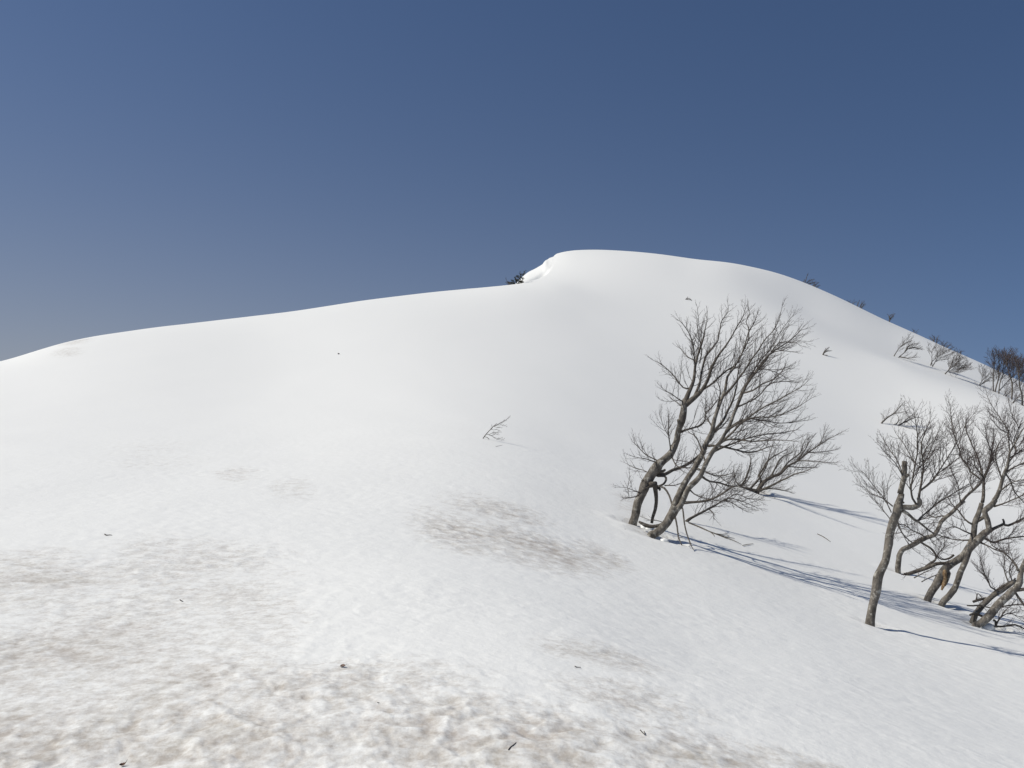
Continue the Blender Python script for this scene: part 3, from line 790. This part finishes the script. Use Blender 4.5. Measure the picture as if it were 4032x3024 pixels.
e.limb('3', [(1695,1420,27),(1725,1385,25),(1765,1300,23),(1800,1180,20),(1830,1080,18),(1870,960,15),(1890,850,12),(1950,740,10),(2010,630,8),(2057,560,6),(2110,470,3)], -.1, sides=9, start=.2, mat=BARK)
e.limb('3', [(1890,860,9),(1880,700,7),(1870,600,6),(1800,480,5),(1720,360,4),(1660,270,3.5),(1620,180,3),(1605,100,1.5)], .15)
e.limb('3', [(1870,620,5),(1760,570,3.5),(1690,480,3),(1620,420,1.5)], -.2)
e.limb('3', [(1870,970,9),(1960,840,8),(1940,700,6),(1990,560,5),(1920,420,4),(1880,280,3),(1868,200,1.5)], .2)
e.limb('3', [(1845,1080,11),(1950,1020,8),(2057,970,7),(2150,900,4)], -.3)
e.limb('3', [(1890,910,9),(1990,850,7),(2080,800,5),(2170,720,3)], .25)
e.limb('3', [(1700,1490,12),(1850,1440,8),(1950,1400,7),(2057,1350,6),(2160,1300,3)], -.3)
e.limb('3', [(1575,1200,10),(1650,1000,7),(1680,900,6),(1640,760,5),(1610,640,4),(1590,540,2)], -.2)
e.limb('3', [(1800,1190,9),(1740,1000,7),(1720,880,6),(1760,740,5),(1792,690,2)], .3)
e.limb('3', [(1830,1090,11),(1900,1200,8),(1930,1290,7),(1990,1370,6),(2060,1450,4),(2150,1520,2)], .2)
e.limb('3', [(1770,1310,10),(1880,1230,7),(2000,1180,6),(2100,1180,3)], -.35)
e.limb('3', [(1560,1130,9),(1480,1010,6),(1460,920,5),(1400,830,3),(1330,800,1.5)], -.2)
e.limb('4', [(1270,240,18),(1330,195,15),(1380,170,13),(1430,140,11),(1418,103,8)], .1, sides=8, twigs=False)
e.limb('4', [(1425,150,11),(1470,160,11),(1540,130,10),(1616,90,8),(1680,60,5)], -.1)
e.limb('4', [(1240,280,13),(1300,312,11),(1350,322,10),(1450,288,8),(1616,270,6),(1700,280,3)], .15)
e.limb('4', [(1200,320,10),(1290,360,6),(1350,390,5),(1450,420,3)], -.3)
e.limb('4', [(1130,150,10),(1060,100,7),(1000,20,6),(940,-40,4),(900,-120,2)], .2)
e.limb('4', [(1140,250,9),(1060,220,6),(980,180,5),(900,190,3)], -.2)
e.limb('4', [(1120,300,9),(1040,300,6),(940,290,5),(850,270,4),(780,310,2)], .3)
e.limb('4', [(1060,460,16),(1000,480,14),(950,492,14),(880,512,14),(800,515,17),(720,550,18),(640,582,18),(560,606,16),(516,616,14)], .15, sides=9, start=.3, tl=.5)
e.limb('4', [(960,440,11),(920,470,9),(850,480,6),(810,440,5),(870,360,4),(870,290,2)], -.1)
e.limb('4', [(590,652,6),(650,622,4.5),(710,590,4),(770,560,2)], depth=e.Y + .25, tl=.5)
e.limb('4', [(660,690,5),(740,650,4),(820,620,3)], depth=e.Y + .3, tl=.6)
# the torn splinter hangs from the trunk
mb = MB()
sp_px = [(880,578,10),(872,610,19),(880,650,21),(876,690,18),(862,730,14),(848,768,7)]
P, Rr = [], []
for (x, y, r) in sp_px:
    u, v = 3350 + x / 2.37, 2000 + y / 2.37
    P.append(e.at(u, v, e.Y - .10)); Rr.append(r / 2.37 / F_PX * e.Y)
Q, RQ = smooth_path(P, Rr, .03)
mb.tube(Q, RQ, 7, .28)
o = mb.build('torn_limb', RAW, e.root, e.base, smooth=False); o['label'] = 'torn limb with bare orange wood'
mb = MB(); P = [e.at(3350 + x / 2.37, 2000 + y / 2.37, e.Y - .02) for x, y in [(895,570),(912,610),(902,660),(890,700),(880,730)]]
mb.tube(P, [x / 2.37 / F_PX * e.Y for x in (16, 20, 17, 12, 4)], 8, .2)
mb.build('bark_strip', BARK, e.root, e.base)
e.done()

# ================================================================== low tree at the right edge
g = Tree('bare_tree', (3850, 2462), 'low bare tree lying over with two parallel grey trunks, at the right edge', 'tree', G_FRONT, seed=47, tw_mat=REDTWIG, dense=1.2)
g.limb('4', [(1175,1092,32),(1225,1060,33),(1280,1015,35),(1340,945,35),(1400,880,34),(1500,790,34),(1560,715,30),(1580,640,25),(1600,560,20),(1640,470,15),(1690,400,10)], 0, 'trunk', sides=13, twigs=False, sink=.3, rough=.1)
g.limb('4', [(1165,985,24),(1215,930,26),(1270,865,25),(1340,815,20),(1420,770,18),(1480,725,16),(1540,680,17)], .15, 'trunk', sides=11, twigs=False, sink=.25, rough=.1, depth=g.Y + .35)
g.limb('4', [(1300,830,13),(1370,765,14),(1430,725,14),(1500,690,13)], .1, sides=8, depth=g.Y + .45, tl=.6)
g.limb('4', [(1110,1000,9),(1160,985,10),(1215,1005,11),(1250,1020,7)], .1, sides=8, depth=g.Y + .25, twigs=False)
g.limb('4', [(1560,590,12),(1545,540,9),(1490,470,7),(1420,410,6),(1330,360,4.5),(1290,302,2)], .2)
g.limb('4', [(1410,790,9),(1310,740,6),(1290,690,5),(1240,590,4),(1212,490,3),(1207,432,1.5)], -.2)
g.limb('4', [(1480,720,8),(1440,620,5),(1430,540,4),(1440,450,2)], .25)
g.limb('4', [(1510,690,7),(1480,620,5),(1490,540,4),(1530,480,2)], -.1)
g.limb('4', [(1590,610,9),(1650,560,7),(1720,540,4)], -.3)
g.limb('4', [(1535,770,16),(1610,760,16),(1700,740,12)], -.1, sides=8)
g.limb('4', [(1530,780,11),(1575,850,12),(1610,900,11),(1660,960,8)], -.1, sides=8)
g.limb('4', [(1140,876,11),(1180,862,13),(1235,852,13),(1275,845,12)], depth=g.Y + .5, sides=8, twigs=False)
g.limb('4', [(1170,860,7),(1175,815,5),(1190,800,4),(1225,840,3)], depth=g.Y + .5, tl=.4)
g.limb('4', [(1085,910,6),(1140,912,7),(1200,908,7),(1260,925,6),(1330,932,6),(1450,912,6),(1616,898,5)], depth=g.Y + .3, tl=.5)
g.limb('4', [(1330,1045,11),(1352,1060,10),(1350,1115,9)], -.1, twigs=False, sides=7)
g.limb('4', [(1355,1100,8),(1370,1060,7),(1400,1020,6),(1440,960,4.5),(1490,920,2)], -.05)
g.limb('4', [(1360,1105,9),(1430,1105,9),(1530,1092,8),(1616,1128,6),(1680,1140,4)], 0, depth=g.Y - .05, tl=.5)
g.limb('4', [(1400,1020,5),(1480,980,4),(1560,1010,3),(1650,1020,1.5)], .2)
g.done()

# ================================================================== shrub in the hollow further up
s = Tree('bare_shrub', (3474, 1668), 'small bare shrub half buried in the snow, above the sawn-off tree', 'shrub', None, seed=53, dense=.8, minr=.004, twig=1.5, wind=.8)
s.limb('3', [(365,503,10),(400,465,9),(440,430,8),(520,380,6),(580,310,4),(622,265,2)], .1, sink=.3)
s.limb('3', [(490,393,5),(560,380,4),(660,360,2)], -.2)
s.limb('3', [(400,470,5),(388,420,3),(372,402,2)], .2, tl=.5)
s.limb('3', [(515,568,11),(600,510,8),(700,460,6),(780,430,4),(830,442,2)], .15, sink=.3)
s.limb('3', [(560,540,7),(640,550,5),(700,565,4),(770,605,2)], -.2)
s.limb('3', [(455,530,6),(540,512,5),(572,450,4),(560,420,2)], .3, sink=.2)
s.limb('3', [(600,515,6),(690,430,4),(740,400,2)], .3)
s.done()

# ================================================================== little plant in the middle of the slope
s = Tree('bare_sapling', (1902, 1727), 'tiny bare sapling bent over to the right, alone in the middle of the white slope', 'sapling', None, seed=59, twig=.45, dense=.9, minr=.0022); s.own = True
for pts in [[(563,978,10),(650,860,9),(745,760,8),(795,705,8),(870,680,6),(1030,590,5),(1090,550,4),(1142,500,2)],[(850,690,5),(940,680,3.5),(1010,690,3),(1070,705,1.5)],
            [(800,710,5),(880,740,3.5),(970,740,1.5)],[(740,765,5),(790,790,3.5),(860,780,3),(930,810,1.5)],[(640,880,5),(690,890,5),(780,852,4),(860,848,3),(950,840,1.5)],
            [(690,900,5),(770,912,4),(830,870,3),(890,893,1.5)],[(690,895,5),(750,920,5),(820,970,4),(885,985,2)],
            [(600,940,6),(660,960,6),(720,1020,7),(790,1035,6),(870,1045,5),(930,1035,4),(990,1057,2)],[(780,1030,4),(880,995,3.5),(970,963,1.5)],[(850,1042,4),(950,1020,3),(1012,988,1.5)],
            [(760,1030,6),(768,1090,4)],[(825,1050,4),(920,1100,1.5)]]:
    s.limb('7', pts, s.rng.uniform(-.25, .25), tl=.5, start=.4, sink=.15 if pts[0][2] > 9 else 0)
s.done()
k = Tree('twig', (1954, 1758), 'dead twig lying on the snow just below the tiny sapling', 'twig', None, seed=60, twig=.3, minr=.003)
k.limb('7', [(838,1152,6),(865,1152,5),(910,1138,3),(985,1122,1.5)], ground=True, twigs=False); k.done()

# ================================================================== small plants on the upper slope
s = Tree('bare_sapling', (3240, 1397), 'small bare sapling pressed down the slope, right of the big twin-stemmed tree crown', 'sapling', None, seed=61, twig=1.0, dense=1.2, minr=.008, wind=.7); s.own = True
for pts in [[(1860,546,7),(1875,515,5),(1910,485,2)],[(1868,530,5),(1895,515,4),(1928,512,2)],[(1862,546,6),(1890,570,5),(1910,600,4),(1942,622,2)],[(1880,560,4),(1905,572,3),(1925,600,2)]]:
    s.limb('A', pts, s.rng.uniform(-.2, .2), tl=.5, sink=.2 if pts[0][2] > 5.5 else 0)
s.done()
s = Tree('bare_sapling', (2702, 1180), 'very small bare sapling high on the slope below the summit', 'sapling', None, seed=62, twig=1.1, dense=1.0, minr=.007, wind=.7)
for pts in [[(664,66,4),(672,56,3),(690,52,2),(705,56,1)],[(676,64,4),(690,60,3),(706,68,2),(724,82,1)],[(670,64,3),(676,48,2),(684,40,1)],[(684,60,3),(700,60,2),(716,70,1)]]:
    s.limb('A', pts, s.rng.uniform(-.2, .2), twigs=False, sink=.2 if pts[0][1] > 65 else 0, sides=4)
s.done()

# ================================================================== trees of the shoulder
def far_tree(name, base, label, cat, frame, stems, seed, twig=2.0, dense=.8, minr=.0075, wind=.6, mat=None, group=G_FAR, depth=None, tl=1.0):
    t = Tree(name, base, label, cat, group, seed=seed, twig=twig, dense=dense, minr=minr, wind=wind, tw_mat=mat, depth=depth)
    for i, pts in enumerate(stems):
        tr = len(pts[0]) > 2
        t.limb(frame, pts, t.rng.uniform(-.25, .25), 'trunk' if tr else 'branch', sides=6, sink=.5 if tr else 0, tl=tl, start=.3 if tr else .1, mat=LIMB, r0=None if tr else 5)
    return t.done()
far_tree('bare_shrub', (3524, 1404), 'bare shrub on the shoulder with two arching stems, leftmost of the windswept row', 'shrub', '5',
    [[(1117,858,4),(1150,805),(1185,770),(1200,735),(1235,700)],[(1158,870,4),(1210,825),(1260,785),(1340,800)],[(1205,828),(1250,770),(1300,758)],[(1165,868),(1230,880),(1295,872)],[(1240,800),(1290,790),(1330,800)],[(1170,785),(1215,750),(1245,740)]], 71)
far_tree('bare_shrub', (3674, 1444), 'bare shrub with a thin curled stem beside its fan, middle of the windswept row', 'shrub', '6',
    [[(370,468,10),(430,370),(480,270),(540,190),(640,90)],[(355,382,8),(355,270),(355,200),(300,130),(290,60)],[(350,384,7),(420,320),(470,220)],[(470,290),(480,200),(495,50)],[(480,290),(560,230),(690,185)],[(440,370),(520,310),(640,250),(800,190)],[(440,380),(530,340),(660,330)],[(355,200),(370,120),(440,95)],[(500,260),(600,180),(740,120)]], 72)
far_tree('bare_shrub', (3724, 1474), 'dense fan-shaped bare shrub on the shoulder, lowest of the windswept row', 'shrub', '6',
    [[(628,618,13),(690,550),(740,450),(790,300),(860,230)],[(690,560),(780,440),(880,300),(930,230)],[(700,550),(820,430),(960,300),(1030,290)],[(690,570),(820,510),(940,420),(1050,350)],[(700,580),(850,540),(1000,480),(1110,440)],[(690,590),(850,580),(1000,540),(1115,545)],[(700,600),(820,610),(960,590)],[(850,530),(960,500),(1060,490)]], 73, dense=1.0)
far_tree('bare_shrub', (3857, 1519), 'sparse bare shrub on the shoulder, just left of the tall far trees', 'shrub', '6',
    [[(1312,848,9),(1360,780),(1420,700),(1540,630)],[(1335,846,7),(1430,770),(1520,700),(1600,700)],[(1360,770),(1380,650),(1400,480)],[(1360,838),(1450,780),(1570,770)],[(1372,690),(1340,590),(1310,500)],[(1420,700),(1440,620),(1430,560)]], 74)
far_tree('bare_tree', (3911, 1541), 'slim straight bare tree on the shoulder, leftmost of the tall far trees', 'tree', '6',
    [[(1597,966,13),(1590,800,12),(1602,600,10),(1610,430,8),(1600,300,5),(1580,210,3)],[(1608,440),(1550,330),(1490,240)],[(1606,460),(1650,340),(1640,210)],[(1603,560),(1560,460),(1500,400)]], 75, mat=REDTWIG, twig=2.2, dense=1.0)
far_tree('bare_tree', (3919, 1544), 'bare tree with a kinked trunk on the shoulder, second of the tall far trees', 'tree', '6',
    [[(1630,985,14),(1660,850,13),(1700,720,12),(1705,560,10),(1710,400,8),(1700,280,6),(1630,150,3)],[(1685,770),(1645,680),(1640,560),(1600,450)],[(1705,520),(1760,400),(1770,220)],[(1708,420),(1680,300),(1690,180)],[(1700,700),(1750,600),(1780,540)]], 76, mat=REDTWIG, twig=2.2, dense=1.0)
far_tree('bare_tree', (3933, 1550), 'bare tree forking low into two trunks, third of the tall far trees', 'tree', '6',
    [[(1706,1012,13),(1712,900,11),(1740,760,10),(1790,640,9),(1780,560,8),(1805,420,6),(1790,200,3)],[(1715,960,9),(1800,870,8),(1910,750,6),(1960,690,4)],[(1788,600),(1850,450),(1900,250)],[(1800,450),(1840,320),(1850,180)],[(1750,740),(1840,660),(1900,640)]], 77, mat=REDTWIG, twig=2.2, dense=1.1)
far_tree('bare_tree', (3984, 1573), 'thick bare tree with a dense dark crown, fourth of the tall far trees', 'tree', '6',
    [[(1965,1130,17),(1975,950,16),(1970,800,15),(1920,650,12),(1880,480,9),(1850,300,6),(1840,190,3)],[(1980,830),(2010,650),(1965,400),(1950,170)],[(1985,810),(2080,750),(2110,650),(2120,500)],[(1930,680),(1960,520),(2040,360),(2050,250)],[(1890,520),(1930,380),(1990,250)],[(2000,700),(2060,560),(2100,420)],[(1880,480),(1820,380),(1780,280)]], 78, mat=REDTWIG, twig=2.3, dense=1.25)
far_tree('bare_tree', (4024, 1596), 'bare tree with a leaning trunk, last of the tall far trees at the edge', 'tree', '6',
    [[(2178,1250,18),(2172,1050,16),(2130,900,15),(2110,720,12),(2080,500,8),(2030,340,4)],[(2112,740),(2160,560),(2180,380)],[(2100,640),(2150,480),(2140,360)],[(2125,880),(2200,760),(2240,600)],[(2090,560),(2050,460),(2070,330)]], 79, mat=REDTWIG, twig=2.3, dense=1.25)
far_tree('bare_shrub', (3955, 1560), 'low tangled bare shrub between the trunks of the tall far trees', 'shrub', '6',
    [[(1800,1060,7),(1870,970),(1930,870)],[(1835,1075,7),(1890,1030),(1960,1035)],[(1850,1070,6),(1900,960),(1930,920)],[(1880,1030),(1960,980),(2080,930)]], 80, mat=REDTWIG, twig=1.8)
far_tree('bare_shrub', (3992, 1588), 'low spreading bare shrub beneath the last of the tall far trees', 'shrub', '6',
    [[(1995,1188,8),(2080,1110),(2180,1060)],[(2010,1192,7),(2100,1150),(2200,1190)],[(2020,1170),(2110,1060),(2200,1000)],[(2060,1180),(2140,1220),(2200,1260)]], 81, mat=REDTWIG, twig=1.8)

# bushes whose tops show over the skyline
def crest_bush(u, v, frame, stems, label, seed, twig=1.8, dense=.8, mat=None):
    ax = float(ray(u, v)[0])
    ys = np.linspace(60, 175, 461); e_ = (height(ax * ys, ys) - EYE[2]) / ys
    Y = float(ys[int(np.argmax(e_))]) + 2.0
    far_tree('bare_shrub', (u, v), label, 'shrub', frame, stems, seed, twig=twig, dense=dense, mat=mat, group='bushes showing over the skyline', depth=Y, minr=.009, tl=.7)
crest_bush(3172, 1120, '5', [[(358,262,4),(372,215),(385,172)],[(365,262,4),(400,225),(435,215)],[(375,262),(420,245),(450,240)],[(362,255),(350,235),(360,225)]], 'dark skyline bush with one upright shoot, highest of the skyline bushes', 91)
crest_bush(3215, 1140, '5', [[(430,292,4),(455,260),(470,245)],[(440,296,4),(475,270),(485,265)],[(425,290),(440,255),(445,245)]], 'brown skyline bush next below the bush with the upright shoot', 92, mat=REDTWIG)
crest_bush(3385, 1218, '5', [[(820,470,4),(835,430),(860,405)],[(800,462,4),(810,420),(820,400)],[(830,470),(850,440),(862,425)]], 'round bare bush on the right skyline above the small pressed sapling', 93)
crest_bush(3350, 1200, '5', [[(745,432,3),(735,405),(725,395)],[(760,436,3),(775,410),(790,405)]], 'low brown bush flat on the right skyline, left of the round bush', 94, mat=REDTWIG)
crest_bush(3503, 1275, '5', [[(1072,590,4),(1080,545),(1065,515)],[(1076,560),(1100,530),(1115,510)],[(1078,550),(1080,525),(1090,515)]], 'single bare bush with a short stem on the right skyline', 95)
crest_bush(3605, 1316, '5', [[(1290,690,3),(1300,660),(1310,648)],[(1280,685,3),(1285,655),(1275,640)]], 'very small bush just showing over the right skyline', 96)
crest_bush(3690, 1356, '5', [[(1450,765,4),(1455,710),(1440,690)],[(1470,772,4),(1480,715),(1490,695)],[(1455,740),(1430,715),(1420,705)]], 'twiggy bush on the skyline behind the middle shrub of the windswept row', 97, mat=REDTWIG)
crest_bush(3735, 1378, '5', [[(1530,800,4),(1550,755),(1570,750)],[(1550,808,4),(1580,770),(1600,775)],[(1520,790,3),(1520,750),(1510,738)]], 'reddish bush on the right skyline above the dense fan-shaped shrub', 98, mat=REDTWIG)
crest_bush(3785, 1398, '5', [[(1670,850,3),(1675,825),(1690,822)],[(1650,845,3),(1655,820),(1640,818)]], 'tiny bush on the right skyline, lowest of the skyline bushes', 99)
# ------------------------------------------------------------------ dwarf pine under the cornice
def leaf_mat(name, c1, c2, scale):
    m, nt, b = new_mat(name); L = nt.links.new
    tc = N(nt, 'ShaderNodeTexCoord'); n1 = N(nt, 'ShaderNodeTexNoise'); n1.inputs['Scale'].default_value = scale
    L(tc.outputs['Object'], n1.inputs['Vector'])
    mx = N(nt, 'ShaderNodeMix', data_type='RGBA'); mx.inputs['A'].default_value = (*c1, 1); mx.inputs['B'].default_value = (*c2, 1)
    mr = N(nt, 'ShaderNodeMapRange'); mr.inputs[1].default_value = .35; mr.inputs[2].default_value = .65; L(n1.outputs['Fac'], mr.inputs[0])
    L(mr.outputs[0], mx.inputs['Factor']); L(mx.outputs['Result'], b.inputs['Base Color'])
    b.inputs['Roughness'].default_value = .6
    return m
NEEDLE = leaf_mat('needles', (.025, .030, .014), (.07, .066, .035), 3)
LEAF = leaf_mat('dead_leaf', (.07, .035, .022), (.16, .085, .055), 60)

pn = Tree('dwarf_pine', (2034, 1126), 'dark green dwarf pine growing under the bright cornice on the skyline', 'pine', None, seed=101, depth=103.0)
PZ = FRAMES['P'] = (1850, 950, 3.403)
nd = MB(); rng = random.Random(5)
for pts in [[(640,600,6),(660,520),(680,470),(683,415)],[(640,600,5),(620,530),(600,480)],[(650,600,5),(700,520),(715,500)],[(610,600,5),(580,540),(560,530)],[(670,520),(700,480),(725,440),(740,410)],
            [(630,560),(640,500),(650,460)],[(620,590),(560,560),(530,555)],[(660,560),(700,560),(712,545)],[(600,590),(540,575),(515,560)],[(640,540),(610,500),(640,470)],[(655,570),(670,540),(690,545)]]:
    r0 = None if len(pts[0]) > 2 else 3
    pn.limb('P', pts, rng.uniform(-.5, .5), 'stem', mat=LIMB, sides=5, twigs=False, r0=r0, sink=.6 if r0 is None else 0)
    ox, oy, s_ = PZ
    for i in range(len(pts) - 1):
        for q in range(9):
            t = rng.random()
            u = ox + (pts[i][0] * (1 - t) + pts[i + 1][0] * t) / s_; v = oy + (pts[i][1] * (1 - t) + pts[i + 1][1] * t) / s_
            c0 = pn.at(u, v, pn.Y + rng.uniform(-.5, .5)) + Vector((rng.gauss(0, .07), 0, rng.gauss(0, .06)))
            ax = Vector((rng.uniform(-.6, .6), rng.uniform(-.6, .6), 1)).normalized()
            for n_ in range(24):                 # a tuft of needles
                dv = (ax + Vector((rng.gauss(0, .55), rng.gauss(0, .55), rng.gauss(0, .35)))).normalized()
                sd_ = dv.orthogonal().normalized() * .012
                k0 = len(nd.v); ln_ = rng.uniform(.10, .22)
                nd.v += [c0 - sd_, c0 + sd_, c0 + dv * ln_]; nd.f.append((k0, k0 + 1, k0 + 2))
nd.build('needles', NEEDLE, pn.root, pn.base, smooth=False)
far_tree('bare_shrub', (2008, 1122), 'faint bare shrub on the skyline, touching the left side of the dwarf pine', 'shrub', 'P',
   [[(530,605,4),(510,560),(490,520)],[(545,605,4),(530,560),(510,545)],[(515,600,3),(500,570),(485,560)]], 103, depth=102.0, minr=.012, group=None, tl=.5)

# ------------------------------------------------------------------ leaves and bits of twig on the snow
def ground_stick(px, label, r=.004, fork=None, lift=.004, cat='twig', name='twig'):
    P = []
    for (u, v) in px:
        q = cast(u, v, ymin=1.5); q.z += r * .7 + lift + float(np.clip(relief_at(q), -.05, .05)); P.append(q)
    base = P[0].copy()
    mb = MB(); Q, RQ = smooth_path(P, [r * (1 - .5 * i / (len(P) - 1)) for i in range(len(P))], .02)
    mb.tube(Q, RQ, 6, .25)
    o = mb.build(name, TWIG, None, base); o.location = base
    tag(o, label, cat, None)
    return o
def relief_at(q):
    x = np.array([q.x]); y = np.array([q.y])
    d = dirt_mask(x, y)
    return relief(x, y, np.hypot(x, y), d)[0][0]
ground_stick([(412,2108),(420,2111),(432,2110),(441,2111)], 'short dark twig on clean snow, far left of the slope', .007)
ground_stick([(709,2357),(714,2361),(721,2364)], 'tiny dark stick on the snow right of the pitted dirty patch', .005)
ground_stick([(2264,2628),(2270,2631),(2280,2632),(2287,2632)], 'thin curved twig on the clean snow in the middle foreground', .004)
ground_stick([(2521,2867),(2530,2876),(2537,2884),(2541,2886)], 'longer of the two crossed sticks on the dirty foreground snow', .003)
ground_stick([(2536,2874),(2541,2886)], 'shorter of the two crossed sticks on the dirty foreground snow', .003)
ground_stick([(2460,2091),(2466,2090),(2470,2092)], 'crumb of dark bark on the snow left of the crooked trunk', .010, name='bark_crumb', cat='bark')
ground_stick([(1331,1395),(1337,1395)], 'lone dark speck of bark high on the white slope', .045, name='bark_crumb', cat='bark')
ground_stick([(1486,2786),(1491,2787),(1494,2786)], 'dark crumb of bark on the foreground snow below the leaf', .003, name='bark_crumb', cat='bark')
ground_stick([(2002,2950),(2010,2938),(2022,2928),(2032,2922)], 'stick-shaped brown streak of dirt in the foreground snow', .0035, lift=-.001)  # thin stick shape put in for an elongated brown smear of dirt

def leaf(u, v, length, width, yaw, label, curl):
    q = cast(u, v, ymin=1.5); q.z += .003 + relief_at(q)
    vs, fs = [], []
    n = 9
    for i in range(n + 1):
        t = i / n
        wdt = width * math.sin(math.pi * min(1, t ** .8)) * (1 + .12 * math.sin(t * 30)) + .0006
        x = (t - .5) * length; zc = curl * (2 * t - 1) ** 2
        for s_ in (-1, -.5, 0, .5, 1):
            vs.append(Vector((x, s_ * wdt, zc + abs(s_) * wdt * .7)))
    for i in range(n):
        for k_ in range(4):
            a0 = i * 5 + k_; fs.append((a0, a0 + 1, a0 + 6, a0 + 5))
    root = bpy.data.objects.new('dead_leaf', None); C.objects.link(root); root.location = q; root.rotation_euler = (R(18), R(-12), yaw); root.empty_display_size = .05
    o = mesh_obj('leaf_blade', [tuple(p) for p in vs], fs, LEAF, root)
    so_ = o.modifiers.new('thickness', 'SOLIDIFY'); so_.thickness = .0008
    st = MB(); st.tube([Vector((length * .48, 0, curl)), Vector((length * .62, .002, curl + .004)), Vector((length * .75, .006, curl + .006))], [.0012, .001, .0009], 5)
    st.build('leaf_stalk', TWIG, root, Vector((0, 0, 0)))
    tag(root, label, 'leaf', 'dead leaves on the snow')
leaf(1351, 2636, .044, .014, -.35, 'curled reddish brown leaf lying on the foreground snow, left of centre', .008)
leaf(484, 3016, .032, .010, .7, 'dark brown leaf at the very bottom edge of the snow', .012)

# ------------------------------------------------------------------ lumps of snow caught at the tree feet
SNOWL = SNOW
def snow_lump(u, v, rx, ry, rz, label, dy=0, up=.0, seed=0):
    q = cast(u, v); q = q + Vector((0, dy, up))
    vs, fs = [], []
    nu, nv = 28, 16
    for i in range(nv + 1):
        ph = math.pi * i / nv
        for j in range(nu):
            a_ = 2 * math.pi * j / nu
            d_ = Vector((math.sin(ph) * math.cos(a_), math.sin(ph) * math.sin(a_), math.cos(ph)))
            k_ = 1 + .22 * mnoise.noise(d_ * 1.3 + Vector((seed, 0, 0))) + .08 * mnoise.noise(d_ * 4 + Vector((seed, 3, 0)))
            vs.append((d_.x * rx * k_, d_.y * ry * k_, d_.z * rz * k_))
    for i in range(nv):
        for j in range(nu):
            a0 = i * nu + j; a1 = i * nu + (j + 1) % nu
            fs.append((a0, a0 + nu, a1 + nu, a1))
    o = mesh_obj('snow_clump', vs, fs, SNOWL, None); o.location = q
    tag(o, label, 'snow clump', 'snow clumps at the tree feet')
snow_lump(2536, 2078, .085, .09, .075, 'rounded clump of snow between the crooked trunk and the twin-stemmed tree', up=.02, seed=1)
snow_lump(2553, 2084, .07, .07, .055, 'smaller smooth snow clump against the curved base of the twin-stemmed tree', up=.03, dy=-.06, seed=2)
snow_lump(2616, 2128, .085, .08, .05, 'flat snow clump just right of the curved base of the twin-stemmed tree', seed=3)
snow_lump(3890, 2470, .14, .12, .09, 'white snow clump under the low leaning trunk at the right edge', seed=4)
snow_lump(3945, 2478, .09, .09, .06, 'small snow clump right of the clump under the low leaning trunk', seed=5)
snow_lump(3975, 2486, .12, .10, .06, 'outer snow clump beside the dead limb at the right edge', seed=6)
